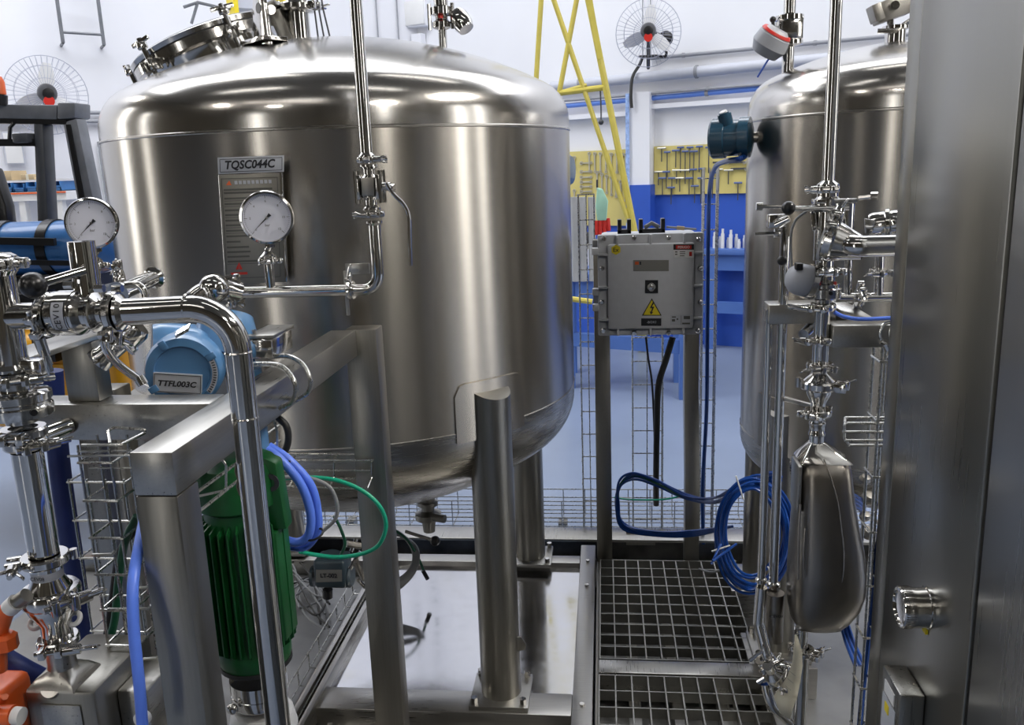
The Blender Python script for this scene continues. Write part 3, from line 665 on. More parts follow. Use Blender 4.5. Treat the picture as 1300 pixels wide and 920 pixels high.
def tank_leg(t, c, lx, ly, ztop, z0=.165, lug=False, r=.058, R=.7):
    p = Vector((lx, ly, 0)); out = (p - c); out.z = 0; rad = out.length; out.normalize(); sd = Z.cross(out)
    # open pipe leg with a cap leaning back to the shell
    seg = 40; vs = []; fs = []
    for z in ('b', 't'):
        for k in range(seg):
            a = 2*PI*k/seg; d = out * math.cos(a) + sd * math.sin(a); q = p + d * r
            q.z = z0 if z == 'b' else ztop + .022 - .022 * math.cos(a) ; vs.append(q)
    fs = [(k, (k+1) % seg, seg + (k+1) % seg, seg + k) for k in range(seg)] + [tuple(range(seg)), tuple(range(seg, 2*seg))]
    L = MB().add(vs, fs).build('leg', M_frame, t)
    MB().box((lx - .085, ly - .085, .1505), (lx + .085, ly + .085, .165)).build('base_plate', M_frame_h, L, .002)
    for sx in (1, -1):
        for sy in (1, -1): MB().cyl((lx + sx*.07, ly + sy*.07, .165), (lx + sx*.07, ly + sy*.07, .185), .010, seg=6).build('anchor_bolt', M_fit, L)
    a0 = math.atan2(out.y, out.x); m = MB(); n = 16; W = .165 * .7 / R; zt_, zb_ = ztop + .05, (.945 if R > .6 else .80)
    vs = []
    for i in range(n + 1):
        th = -W + 2 * W * i / n; e = min(1, (W - abs(th)) / .045); dz = .032 * (1 - math.sqrt(max(0, 1 - (1 - e)**2)))
        for (rr, z) in ((R + .0005, zt_ - dz), (R + .005, zt_ - dz - .002), (R + .005, zb_), (R + .0005, zb_)):
            vs.append((c.x + rr * math.cos(a0 + th), c.y + rr * math.sin(a0 + th), z))
    fs = [(4*i + k, 4*i + k + 1, 4*i + 5 + k, 4*i + 4 + k) for i in range(n) for k in range(3)] + [(0, 1, 2, 3), (4*n, 4*n+1, 4*n+2, 4*n+3)]
    m.add(vs, fs).build('leg_pad', M_tank, t)
    if lug:
        q = p + (X * .8 - Yv * .5).normalized() * r; d = (X * .8 - Yv * .5).normalized()
        q = Vector((lx + r * .92, ly - .02, ZV(lx + r, ly, 815)))
        MB().prism([q + Z*.028, q + Z*.028 + X*.012, q + Z*.004 + X*.026, q - Z*.012 + X*.022, q - Z*.018], (0, .006, 0)).build('earth_lug', M_frame, L, .001)
    return L
TC = Vector((-.80, 2.71, 0))
T1, c1, top1, zc1 = tank(TC.x, TC.y, 'large round steel tank at centre left carrying a tag plate and a manway')
ztl = ZV(-.31, 2.17, 508)
tank_leg(T1, c1, -.312, 2.222, ztl, lug=True)
tank_leg(T1, c1, -.300, 3.12, ztl); tank_leg(T1, c1, -1.30, 3.19, ztl); tank_leg(T1, c1, -1.29, 2.22, ztl)

# manway on the tilted dome
mc = top1(-.40, .02); ma = Vector((-.36, -.05, 1)).normalized()
mw = thing('manway', 'hinged round manway with bolted lid on the left tank', 'hatch', mc)
mr = .205; mh = .060
MB().lathe([(mr, -.03), (mr, mh - .03), (mr + .006, mh - .02)], mc, ma, 64).build('neck', M_pipe, mw)
MB().lathe([(mr - .01, mh - .028), (mr + .035, mh - .028), (mr + .035, mh - .002), (mr - .01, mh - .002)], mc, ma, 64).build('flange', M_fit, mw)
MB().lathe([(mr + .033, mh - .002), (mr + .033, mh + .003)], mc, ma, 64).build('gasket', M_rub, mw)
lid = MB().lathe([(mr + .035, mh + .003), (mr + .038, mh + .016), (mr + .03, mh + .022), (mr - .02, mh + .024), (mr * .6, mh + .045), (mr * .25, mh + .055), (0, mh + .058)], mc, ma, 64).build('lid', M_fit, mw)
ax_, u_, v_ = MB().frame(ma)
for k in range(6):
    a = 2 * PI * k / 6 + .55; d = u_ * math.cos(a) + v_ * math.sin(a); e = ma.cross(d); q = mc + d * (mr + .05)
    s = MB().cyl(q + ma * (mh - .09), q + ma * (mh + .05), .008, seg=10)
    s = s.build('swing_bolt', M_fit, mw)
    MB().obox(q + ma * (mh - .03) - e * .016, d * .022, e * .004, ma * .016).obox(q + ma * (mh - .03) + e * .016, d * .022, e * .004, ma * .016).build('bracket', M_fit, s, .001)
    MB().cyl(q + ma * (mh + .02), q + ma * (mh + .038), .016, seg=6).bar(q + ma * (mh + .04) - e * .035, q + ma * (mh + .04) + e * .035, .008, .012, ma).build('wing_nut', M_fit, s, .001)
hx = (X - ma * ma.x).normalized(); hq = mc + ma * mh + hx * (mr + .05)
hd = (hq - mc - ma * mh).normalized()
MB().obox(mc + ma * (mh + .03) + hd * mr * .98, hd * .07, ma.cross(hd) * .05, ma * .008).build('hinge_arm', M_frame_h, mw, .002)
MB().cyl(hq + ma.cross(hd) * -.06 + ma * .012, hq + ma.cross(hd) * .06 + ma * .012, .014, seg=14).build('hinge_pin', M_fit, mw)
MB().obox(hq - ma * .04, hd * .02, ma.cross(hd) * .045, ma * .05).build('hinge_bracket', M_frame, mw, .003)
q = mc - hd * (mr + .05) + ma * (mh * .55); MB().cyl(q, q - hd * .035, .016, seg=16).build('lock_stub', M_fit, mw)
# lifting lug
lp = VP(333, 84, TC + Z * 1.97, Z); lt = thing('lifting_lug', 'steel lifting lug with a round hole beside the manway', 'lug', top1(-.105, -.33))
b = top1(-.105, -.33); ld = Vector((.75, -.66, 0)).normalized(); ln = Vector((-.66, -.75, 0)).normalized()
def lugp(s, h): return b + ld * s + Z * h
poly = [(-.045, -.02), (.045, -.02), (.036, .09)] + [(.034 * math.cos(a), .095 + .034 * math.sin(a)) for a in [PI * k / 10 for k in range(1, 10)]] + [(-.036, .09)]
hole = [(.013 * math.cos(a), .088 + .013 * math.sin(a)) for a in [2*PI*k/14 for k in range(14)]]
m = MB(); m.prism([lugp(s, h) for s, h in poly], ln * .010); m.build('plate', M_fit, lt, .001)
MB().cyl(lugp(0, .088) + ln * .0105, lugp(0, .088) + ln * .0115, .014, seg=16).cyl(lugp(0, .088) - ln * .0005, lugp(0, .088) - ln*.0012, .014, seg=16).build('eye_hole', M_blk, lt)
MB().obox(b + ln * .005 + Z * .004, ld * .07, ln * .035, Z * .006).build('pad', M_fit, lt, .002)
# nozzle near the centre of the dome and the one at its right
def nozzle(px, py, r, label, dy=0.0, name='tank_nozzle'):
    p = VP(px, py, TC + Z * 2.02 + Yv * dy, Yv); q = top1(p.x - TC.x, dy); return q
q = nozzle(381, 48, .03, '', .02); t = thing('tank_nozzle', 'wide steel nozzle standing on the dome right of the manway', 'nozzle', q)
MB().lathe([(.033, -.02), (.033, .095), (.046, .10), (.046, .108), (0, .108)], q, Z, 28).build('nozzle_neck', M_pipe, t)
clamp(q + Z * .112, Z, .036, X - Yv * .3, 'clamp on the wide nozzle right of the manway')
t = thing('nozzle_riser', 'steel riser above the clamp on the wide dome nozzle', 'pipe', q + Z * .115)
MB().lathe([(.046, 0), (.046, .008), (.033, .014), (.033, .35), (0, .35)], q + Z * .116, Z, 28).build('riser_body', M_pipe, t)
for k in range(3):
    MB().tube([q + Vector((.04 + .014 * k, 0, .22)), q + Vector((.05 + .014 * k, .01, .1)), q + Vector((.052 + .02 * k, .02, .005))], .003, 6).build('guy_wire', M_dgr, t)
b = top1(.065, .05); qb = VY(562, 50, TC.y + .05); q = top1(qb.x - TC.x, .05)
t = thing('tank_nozzle', 'thin steel nozzle with red-collared valve on the dome right', 'nozzle', q)
MB().lathe([(.013, -.02), (.013, .09)], q, Z, 20).build('nozzle_neck', M_pipe, t)
MB().lathe([(.013, .06), (.03, .066), (.03, .082), (.02, .09), (.02, .1), (.032, .104), (.032, .125), (.022, .13), (.022, .19), (.013, .2), (.013, .5), (0, .5)], q, Z, 24).build('valve_body', M_fit, t)
for s in (-1, 1): MB().cyl(q + X * .036 * s + Z * .06 - Yv*.01, q + X * .036 * s + Z * .135 - Yv*.01, .006, seg=8).build('bolt', M_fit, t)
MB().cyl(q + Z*.091 - Yv*.018, q + Z * .10 - Yv*.018, .008, seg=8).build('red_collar', M_red, t)
MB().lathe([(0, -.03), (.022, -.028), (.029, -.012), (.03, .02), (.024, .036), (0, .038)], q + Vector((.06, -.01, .085)), Vector((.5, -.3, -.8)), 24).build('actuator', M_pipe, t)
MB().cyl(q + Z * .11, q + Vector((.055, -.01, .10)), .008, seg=10).build('actuator_arm', M_fit, t)

# tag plate + data plate on the tank
pc = VY(318, 280, 2.03); an = (pc - TC); an.z = 0; an.normalize(); pn = Vector((.02, -1, 0)).normalized()
P0 = Vector((TC.x, TC.y, 0)) + an * .72; pr = Vector((-pn.y, pn.x, 0)).normalized(); PN = pn
if pr.x < 0: pr = -pr
def pl(px, py, d=0): return VP(px, py, P0 + PN * (.01 + d), PN)
def quadplate(cs, d, th, name, mat, par, bevel=0): return MB().prism([pl(x, y, d) for x, y in cs], -PN * th).build(name, mat, par, bevel)
t = thing('data_plate', 'engraved steel data plate with rows of print below the tank tag', 'plate', pl(320, 290))
quadplate([(277, 222), (357, 219), (363, 358), (286, 360)], 0, .003, 'plate_body', M_plate, t, .0008)
tr = MB().cyl(pl(357, 219, .004), pl(364, 357, .004), .004, seg=10).build('mount_rail', M_pipe, t)
MB().prism([pl(277, 222, -.004), pl(286, 360, -.004), pl(286, 360, -.02), pl(277, 222, -.02)], pr * .004).build('mount_leg', M_fit, t)
m = MB(); rows = [(240, .88, 1), (244, .6, 0), (251, .5, 1), (258, .42, 1), (266, .25, 0), (272, .6, 1), (279, .45, 0), (285, .5, 1), (292, .4, 1), (299, .5, 0), (306, .25, 0), (313, .4, 0), (319, .42, 0), (325, .4, 0), (331, .85, 1)]
for y, f, ln in rows:
    x0 = 284 + (y - 240) * .055
    a, b_ = pl(x0, y, .0006), pl(x0 + 70 * f, y - 2.4 * f, .0006)
    m.prism([a, b_, b_ - Z * .0042, a - Z * .0042], PN * .0003)
    if ln: a, b_ = pl(x0, y + 4, .0006), pl(x0 + 70, y + 1.6, .0006); m.prism([a, b_, b_ - Z * .0012, a - Z * .0012], PN * .0003)
for (xa, ya, xb, yb) in ((281, 227, 352, 225), (281, 227, 288, 353), (288, 353, 356, 351), (352, 225, 356, 351)):
    m.bar(pl(xa, ya, .0007), pl(xb, yb, .0007), .0014, .0006, PN)
m.build('printed_rows', M_fad, t, smooth=False)
m = MB(); m.prism([pl(287, 235, .001), pl(294, 235, .001), pl(291, 229, .001)], PN * .0004); m.build('logo_mark', M_org, t, smooth=False)
m = MB()
for k in range(9): a = pl(298 + 5.4 * k, 234 - .18 * k, .0008); m.prism([a, a + pr * .007, a + pr * .007 + Z * .008, a + Z * .008], PN * .0003)
m.build('logo_letters', M_lab, t, smooth=False)
m = MB(); a, b_ = pl(293, 346, .0008), pl(314, 345, .0008); m.prism([a, b_, b_ - Z*.006, a - Z*.006], PN * .0004)
m.prism([pl(299, 342, .0008), pl(303, 342, .0008), pl(303.5, 333, .0008)], PN * .0004).prism([pl(304, 342, .0008), pl(308, 342, .0008), pl(303.5, 333, .0008)], PN * .0004); m.build('red_mark', M_red, t, smooth=False)
t = thing('tag_plate', 'grey tag plate reading TQSC044C on the left tank', 'sign', pl(318, 210))
quadplate([(276, 200), (360, 197), (360, 218), (277, 221)], .003, .003, 'plate_body', M_lab, t, .0006)
m = MB()
for (xa, ya, xb, yb) in ((279, 202.5, 358, 199.7), (279.6, 218.5, 358, 215.6), (279, 202.5, 279.6, 218.5), (358, 199.7, 358, 215.6)): m.bar(pl(xa, ya, .0035), pl(xb, yb, .0035), .0012, .0005, PN)
m.build('border', M_ink, t, smooth=False)
ta, tb = pl(286, 210.5, .0035), pl(350, 208, .0035)
text('TQSC044C', pl(318, 209.3, .0035), tb - ta, Z, .0235, M_ink, t, shear=.25, bold=.03, width=(tb - ta).length)

# bottom outlet with valve
q = Vector((TC.x + .10, TC.y - .0, .62)); q.x = VY(543, 640, TC.y).x
t = thing('outlet_valve', 'small outlet valve hanging under the tank centre', 'valve', q - Z * .2)
z1 = ZV(q.x, TC.y, 628); z2 = ZV(q.x, TC.y, 674)
MB().lathe([(.025, z1 + .12 - q.z), (.025, z1 - q.z - .02), (.035, z1 - q.z - .024), (.035, z1 - q.z - .036), (.022, z1 - q.z - .04), (.022, z1 - q.z - .055), (.045, z1 - q.z - .065), (.045, z1 - q.z - .085), (.024, z1 - q.z - .09), (.02, z2 - q.z), (0, z2 - q.z)], q, Z, 24).build('valve_body', M_frame, t)
MB().cyl(Vector((q.x, q.y - .02, z1 - .07)), Vector((q.x + .065, q.y - .04, z1 - .07)), .014, seg=12).build('stem', M_frame, t)
MB().ball(Vector((q.x + .04, q.y - .1, z2 + .01)), .017).build('knob', M_blk, t)
MB().cyl(Vector((q.x - .07, q.y - .05, z2 + .02)), Vector((q.x + .04, q.y - .1, z2 + .01)), .006, seg=8).build('lever', M_frame, t)

# small blue instrument peeking out right of the left tank
t = thing('blue_instrument', 'dark blue round instrument peeking out right of the left tank', 'instrument', VY(720, 216, 3.0))
q = VY(722, 216, 3.0); MB().lathe([(0, -.05), (.045, -.05), (.052, -.04), (.052, .0), (.046, .01), (0, .012)], q, X + Yv * -.3, 28).build('housing', M_xdk, t)
MB().lathe([(.050, -.012), (.056, -.010), (.056, -.002), (.05, 0)], q, X + Yv * -.3, 28).build('cover_ring', M_xdk, t)
MB().cyl(q, Vector((TC.x + .55, 3.0, q.z)), .014, seg=12).build('mount', M_fit, t)

# ---------------- right tank
T2C = Vector((.899, 2.729, 0)); R2 = .46
T2, c2, top2, zc2 = tank(T2C.x, T2C.y, 'large round steel tank at right, partly hidden by the cabinet', R=R2, zt=1.762, zb=.807, ht=(.10, 1.0, .03), hb_=(.10, .9, .03))
LEG2 = [(T2C.x + .437 * math.cos(a), T2C.y + .437 * math.sin(a)) for a in [math.radians(180 + s) for s in (32, -35, 122, 215)]]
zl2 = ZV(LEG2[0][0], LEG2[0][1] - .05, 532)
for lx_, ly_ in LEG2: tank_leg(T2, c2, lx_, ly_, zl2, r=.047, R=R2)
q = VY(1000, 84, 2.70); q = top2(q.x - T2C.x, -.03)
t = thing('tank_nozzle', 'slim steel nozzle with valve and clamps on the right tank', 'nozzle', q)
zz = lambda py: ZV(q.x, q.y, py) - q.z
MB().lathe([(.017, -.03), (.017, zz(60)), (.04, zz(57)), (.04, zz(52)), (.027, zz(49)), (.027, zz(28)), (.04, zz(26)), (.04, zz(20)), (.017, zz(17)), (.017, .5), (0, .5)], q, Z, 24).build('neck', M_pipe, t)
MB().obox(q + Z * zz(38), X * .034, Yv * .03, Z * .03).build('valve_block', M_fit, t, .003)
for s in (-1, 1):
    for d in (-1, 1): MB().cyl(q + X * .030 * s + Yv * .02 * d + Z * zz(50), q + X * .03 * s + Yv * .02 * d + Z * zz(27), .005, seg=8).build('bolt', M_fit, t)
MB().cyl(q + Vector((-.045, -.02, zz(44))), q + Vector((-.05, -.02, zz(26))), .005, seg=8).ball(q + Vector((-.05, -.02, zz(25))), .009).build('lever', M_blk, t)
MB().lathe([(0, -.04), (.038, -.034), (.052, -.006), (.047, .026), (.027, .044), (0, .044)], q + Vector((-.055, -.02, zz(55))), Vector((.4, -.3, .7)), 28).build('actuator', M_lab, t)
MB().lathe([(.036, .03), (.046, .03), (.042, .037), (.034, .037)], q + Vector((-.055, -.02, zz(55))), Vector((.4, -.3, .7)), 24).build('red_ring', M_red, t)
tag(MB().tube(spline([q + Vector((-.045, -.03, zz(68))), q + Vector((-.06, -.03, zz(75))), q + Vector((-.085, 0, zz(96)))]), .003, 6).build('air_tube', M_bcab), 'thin blue tube below the round actuator on the right tank', 'tube')
q = VY(1140, 56, 2.65); q = top2(q.x - T2C.x, -.05); ns = thing('spray_device', 'angled steel block on arms on top of the right tank', 'fitting', q)
MB().lathe([(.028, -.03), (.028, .03), (.036, .033), (.036, .042), (0, .042)], q, Z, 24).build('neck', M_pipe, ns)
MB().obox(q + Vector((-.02, -.01, .085)), Vector((.045, 0, .014)), Vector((0, .03, 0)), Vector((-.008, 0, .026))).build('block', M_cast, ns, .004)
MB().obox(q + Vector((-.063, -.02, .075)), Vector((.012, 0, .004)), Vector((0, .03, 0)), Vector((-.008, 0, .022))).build('end_plate', M_cast, ns, .003)
MB().cyl(q + Vector((-.02, -.05, .09)), q + Vector((-.02, -.035, .09)), .012, seg=14).build('boss', M_fit, ns)
MB().tube([q + Vector((-.055, -.02, .028)), q + Vector((-.01, -.03, .026)), q + Vector((.045, -.02, .06))], .007, 8).build('lever', M_fit, ns)
MB().cyl(q + Vector((-.02, -.02, .03)), q + Vector((-.022, -.02, .07)), .009, seg=10).build('link', M_fit, ns)
# dark blue transmitter on the left flank of the right tank
bi = VY(930, 175, 2.62); t = thing('level_transmitter', 'dark blue transmitter bolted to the left flank of the right tank', 'transmitter', bi)
ad = Vector((1, -.35, 0)).normalized()
MB().lathe([(0, -.062), (.050, -.062), (.057, -.055), (.057, -.02), (.051, -.018), (.051, .02), (.057, .022), (.057, .05), (.036, .056), (0, .056)], bi, ad, 36).build('housing', M_xdk, t)
MB().cyl(bi + Z * .03 - Yv * .02 + ad * -.018, bi + Z * .068 - Yv * .03 + ad * -.03, .020, seg=18).cyl(bi + Z * .068 - Yv*.03 + ad*-.03, bi + Z*.071 - Yv*.031 + ad*-.031, .015, seg=14).build('cable_entry', M_xdk, t)
MB().cyl(bi + Z * .070 - Yv * .031 + ad * -.031, bi + Z * .074 - Yv * .033 + ad * -.033, .011, seg=12).build('plug', M_wht, t)
MB().cyl(bi + ad * .02 + Yv * .01, bi + Vector((.13, .05, 0)), .016, seg=16).build('mount', M_fit, t)
tag(MB().tube(spline([bi + Vector((.03, -.03, -.055)), VY(938, 202, 2.56), VY(920, 205, 2.7), VY(907, 214, 3.0), VY(901, 240, 3.36), VY(899, 300, 3.36), VY(898, 420, 3.36), VY(897, 520, 3.36), VY(892, 620, 3.36), VY(893, 690, 3.36)]), .008, 8).build('transmitter_cable', M_dcab), 'blue cable running down the right upright wire tray', 'cable')

# ================================================================ SKIDS, GRATINGS
def beam(lo, hi, par, name='beam', mat=None, bev=.004): return MB().box(lo, hi).build(name, mat or M_skid, par, bev)
sk = thing('tank_skid', 'low steel skid with bright drip tray under the left tank', 'skid', Vector((-.5, 2.6, 0)))
beam((-.105, 1.2, .03), (-.046, 3.25, .15), sk, 'side_rail')
beam((-.86, 2.13, .03), (-.105, 2.235, .15), sk, 'cross_rail')
beam((-.86, 3.085, .03), (-.105, 3.15, .15), sk, 'cross_rail')
for x in (-.90, -.862): beam((x, 1.2, .10), (x + .018, 3.15, .165), sk, 'edge_strip', M_frame_h, .002)
m = MB(); nx, ny = 24, 26; vs = []; 
for j in range(ny + 1):
    for i in range(nx + 1):
        x = -.846 + .741 * i / nx; y = 2.235 + .85 * j / ny
        vs.append((x, y, .128 + .0012 * math.sin(3.1 * x * 2 + 2.2 * y) * math.cos(5 * y - x * 3)))
m.add(vs, [(j*(nx+1)+i, j*(nx+1)+i+1, (j+1)*(nx+1)+i+1, (j+1)*(nx+1)+i) for j in range(ny) for i in range(nx)]).build('tray_sheet', M_tray, sk)
MB().box((-.846, 1.2, .085), (-.105, 2.13, .092)).build('front_pan', M_skid, sk)
beam((-.84, 2.03, .092), (-.105, 2.045, .13), sk, 'pan_lip', M_frame_h, .002)
beam((-.80, 1.2, .092), (-.785, 2.10, .125), sk, 'pan_lip', M_frame_h, .002)
for y in (1.6, 2.18, 2.9, 3.1):
    MB().cyl((-.076, y, .15), (-.076, y, .156), .008, seg=6).build('bolt', M_fit, sk)
zr = ZV(-.5, 3.30, 683)
rc = thing('rear_channel', 'dark steel channel beam crossing behind the tanks and walkway', 'beam', Vector((0, 3.35, 0)))
MB().box((-1.6, 3.30, zr - .012), (1.3, 3.42, zr)).build('top_flange', M_frame_h, rc, .002)
MB().box((-1.6, 3.37, .02), (1.3, 3.38, zr - .012)).build('web', M_pit, rc)
MB().box((-1.6, 3.30, .02), (1.3, 3.42, .032)).build('bottom_flange', M_frame_h, rc, .002)
for (x0, x1) in ((.08, .20),): MB().box((x0, 3.36, .10), (x1, 3.37, .16)).build('stiffener', M_frame, rc)
# pump-side floor plate at left
fp = thing('pump_skid', 'wide grey base plate carrying the green pump set', 'skid', Vector((-1.2, 1.9, 0)))
MB().box((-2.2, .7, .06), (-.905, 3.25, .075)).build('deck_plate', M_conc, fp)
MB().box((-2.2, 3.1, .075), (-.905, 3.16, .14)).build('edge_rail', M_skid, fp, .003)
MB().box((-2.2, .7, 0), (-2.14, 3.25, .06)).box((-.97, .7, 0), (-.91, 3.25, .06)).build('side_rail', M_skid, fp)
# walkway gratings
def grating(label, x0, x1, y0, y1, nx, ny, x1b=None):
    t = thing('walkway_grating', label, 'grating', Vector((x0, y0, .11)))
    zt_ = .15; zb_ = .118
    pr1 = None; pr2 = None
    for i in range(nx + 1):
        x = x0 + (x1 - x0) * i / nx; b = pr1
        if not b: b = pr1 = MB().box((x - .002, y0, zb_), (x + .002, y1, zt_)).build('bearing_bar', M_grate, t)
        else: b = pr1.copy(); C.objects.link(b); b.parent = t; b.location = pr1.location + Vector((x - x0, 0, 0))
    for j in range(ny + 1):
        y = y0 + (y1 - y0) * j / ny
        if not pr2: pr2 = MB().box((x0, y - .002, zb_), (x1, y + .002, zt_)).build('cross_bar', M_grate, t); pr2y = y
        else: b = pr2.copy(); C.objects.link(b); b.parent = t; b.location = pr2.location + Vector((0, y - pr2y, 0))
    return t
grating('far bar grating of the walkway between the tanks', -.026, .455, 2.425, 3.115, 10, 10)
grating('near bar grating of the walkway at the bottom edge', -.028, .455, 1.62, 2.335, 10, 9)
wf = thing('grating_support', 'steel frame and dark pan below the walkway gratings', 'frame', Vector((.2, 2.3, 0)))
beam((-.03, 2.345, .06), (.475, 2.415, .152), wf, 'flat_bar', M_frame_h, .003)
beam((-.04, 1.3, .02), (-.03, 3.14, .13), wf, 'side_angle', M_frame, .001)
beam((.450, 2.19, .03), (.462, 3.12, .115), wf, 'side_angle', M_frame, .001)
MB().box((-.04, 1.3, .018), (.46, 3.14, .040)).build('pan', M_pan, wf)
m = MB()
for k in range(3): x = .06 + .13 * k; m.box((x, 1.5, .040), (x + .035, 3.1, .075))
m.build('under_bearer', M_frame_h, wf)
rs = thing('right_skid', 'steel base plate under the right tank', 'skid', Vector((1.0, 2.2, 0)))
MB().box((.48, 1.35, .03), (2.0, 3.25, .045)).build('deck_plate', M_conc, rs)
for (lx, ly) in LEG2: MB().box((lx - .1, ly - .1, .045), (lx + .1, ly + .1, .15)).build('pedestal', M_skid, rs, .003)
beam((.48, 1.95, .045), (1.6, 2.01, .15), rs, 'cross_rail'); beam((.48, 1.40, .045), (1.6, 1.45, .15), rs, 'cross_rail')

# ================================================================ WIRE CABLE TRAYS
def wire_tray(name, label, p0, p1, wv, dv, nw, step, r=.0024, nside=2, cross_in=True):
    """basket tray: long wires across its floor and up both sides, U-shaped cross wires"""
    p0, p1, wv, dv = map(Vector, (p0, p1, wv, dv)); L = (p1 - p0).length; a = (p1 - p0) / L
    t = thing(name, label, 'cable tray', p0)
    pos = [wv * (i / (nw - 1)) for i in range(nw)] + [dv * (k / nside) for k in range(1, nside + 1)] + [wv + dv * (k / nside) for k in range(1, nside + 1)]
    first = None
    for q in pos:
        if first is None: first = MB().cyl(p0, p1, r, seg=6).build('long_wire', M_wire, t)
        else: o = first.copy(); C.objects.link(o); o.parent = t; o.location = q
    n = int(L / step); f2 = None
    for k in range(n + 1):
        s = a * (step * k + (L - n * step) / 2)
        if f2 is None:
            wn = wv.normalized() * r; f2 = MB().tube([p0 + s + dv - wn, p0 + s - wn - dv.normalized() * r, p0 + s + wv + wn - dv.normalized() * r, p0 + s + wv + dv + wn], r, 6).build('cross_wire', M_wire, t); s0 = s
        else: o = f2.copy(); C.objects.link(o); o.parent = t; o.location = s - s0
    return t
yb = 3.46
def vt(pxa, pxb, pyt, pyb, y, dep, nw, lab, step=.1):
    a = VY(pxa, (pyt + pyb) / 2, y); b = VY(pxb, (pyt + pyb) / 2, y); zt_, zb_ = ZV(a.x, y, pyt), ZV(a.x, y, pyb)
    return wire_tray('upright_wire_tray', lab, (a.x, y, zb_), (a.x, y, zt_), (b.x - a.x, 0, 0), (0, dep, 0), nw, step, .0026, 2)
vt(738, 757, 247, 690, 3.5, -.06, 3, 'upright wire tray rising at the left of the junction box')
vt(803, 840, 425, 690, 3.5, -.06, 3, 'upright wire tray directly below the junction box')
vt(889, 906, 213, 690, 3.5, -.06, 3, 'upright wire tray rising at the right of the junction box')
ya = 3.62; za, zb_ = ZV(-.5, ya, 640), ZV(-.5, ya, 606)
wire_tray('level_wire_tray', 'long level wire tray behind the tank leg and stand', (-1.5, ya, ZV(-.2, ya, 668)), (1.4, ya, ZV(-.2, ya, 668)), (0, .15, 0), (0, 0, .12), 4, .1, .0026, 3)
st_ = thing('tray_support', 'low steel supports under the long level wire tray', 'support', Vector((-.5, 3.7, 0)))
for x in (-1.2, -.2, .9): MB().box((x - .02, 3.66, 0), (x + .02, 3.72, ZV(-.2, ya, 668) - .004)).build('post', M_frame, st_)

# ================================================================ JUNCTION BOX ON ITS STAND
js = thing('box_stand', 'steel two-legged stand carrying the grey junction box', 'stand', Vector((.16, 3.15, .03)))
for (pxa, pxb) in ((757, 776), (869, 887)):
    a, b = VY(pxa + .5, 660, 3.14), VY(pxb + 1, 660, 3.14); xa, xb = a.x, b.x
    z1, z2, z3 = ZV(xa, 3.14, 605), ZV(xa, 3.22, 497), VY(826, 303, 2.98).z - .02
    prof = [(3.14, .03), (3.14, z1), (3.22, z2), (3.22, z3), (3.28, z3), (3.28, z2 - .01), (3.20, z1 - .01), (3.20, .03)]
    MB().prism([(xa, y, z) for y, z in prof], (xb - xa, 0, 0)).build('leg', M_frame, js, .003)
xL, xR = VY(757, 660, 3.14).x, VY(887, 660, 3.14).x
MB().box((xL, 3.217, 1.33), (xR, 3.225, 1.38)).box((xL, 3.215, 1.12), (xR, 3.225, 1.18)).build('back_rail', M_frame, js)
MB().box((xL - .03, 3.12, .02), (xR + .03, 3.3, .03)).build('foot_plate', M_frame_h, js)
yj = 2.98; yb_ = 3.215
def J(px, py, d=0): return VY(px, py, yj - d)
bx = thing('junction_box', 'grey cast junction box with bolted lid and warning labels', 'junction box', Vector((.16, yj, J(826, 428).z)))
A, B = J(764, 428), J(890, 428); zt_, zb2 = J(826, 297).z, J(826, 424).z; x0, x1 = J(759, 360).x, J(893, 360).x
MB().box((x0 + .012, yj + .045, zb2 + .0), (x1 - .012, yb_, zt_ - .006)).build('box_body', M_box, bx, .012)
MB().box((x0, yj + .02, zb2 - .008), (x1, yj + .045, zt_)).build('flange', M_box, bx, .006)
xl, xr, zl, zh = J(771, 360).x, J(882, 360).x, J(826, 418).z, J(826, 309).z
lidm = MB().box((xl, yj, zl), (xr, yj + .022, zh)).build('lid', M_box, bx, .010)
for k in range(4):
    f = (k + .5) / 4
    for zz_, s in ((zh, 1), (zl, -1)):
        xx = xl + (xr - xl) * ((k + .5) / 4)
    
m = MB()
for k in range(3):
    xx = xl + (xr - xl) * (.12 + .38 * k); zz_ = zl + (zh - zl) * (.12 + .38 * k)
    m.box((xx - .004, yj + .003, zh - .005), (xx + .004, yj + .024, zt_ - .002)); m.box((xx - .004, yj + .003, zb2 - .006), (xx + .004, yj + .024, zl + .005))
    m.box((x0 + .002, yj + .003, zz_ - .004), (xl + .005, yj + .024, zz_ + .004)); m.box((xr - .005, yj + .003, zz_ - .004), (x1 - .002, yj + .024, zz_ + .004))
m.build('stiffening_ribs', M_box, bx, .0015)
m2 = None
for (px, py) in ((767, 303), (805, 302), (849, 302), (887, 304), (764, 341), (889, 341), (764, 384), (889, 384), (766, 420), (805, 423), (849, 423), (886, 420)):
    q = VY(px, py, yj + .012); q.z = min(q.z, zt_ - .01)
    if m2 is None: m2 = MB().lathe([(0, 0), (.006, .0), (.009, .004), (.009, .012), (0, .012)], q, Yv, 10).build('cover_bolt', M_fit, bx); q0 = q
    else: o = m2.copy(); C.objects.link(o); o.parent = bx; o.location = q - q0
for z_ in (J(758, 320).z, J(758, 372).z, J(758, 392).z):
    MB().box((x0 - .02, yj + .02, z_ - .012), (x0 + .004, yj + .05, z_ + .012)).build('hinge_knuckle', M_box, bx, .003)
def jq(x0_, y0_, x1_, y1_, d, th, name, mat, par): return MB().prism([J(x0_, y1_, d), J(x1_, y1_, d), J(x1_, y0_, d), J(x0_, y0_, d)], (0, th, 0)).build(name, mat, par, smooth=False)
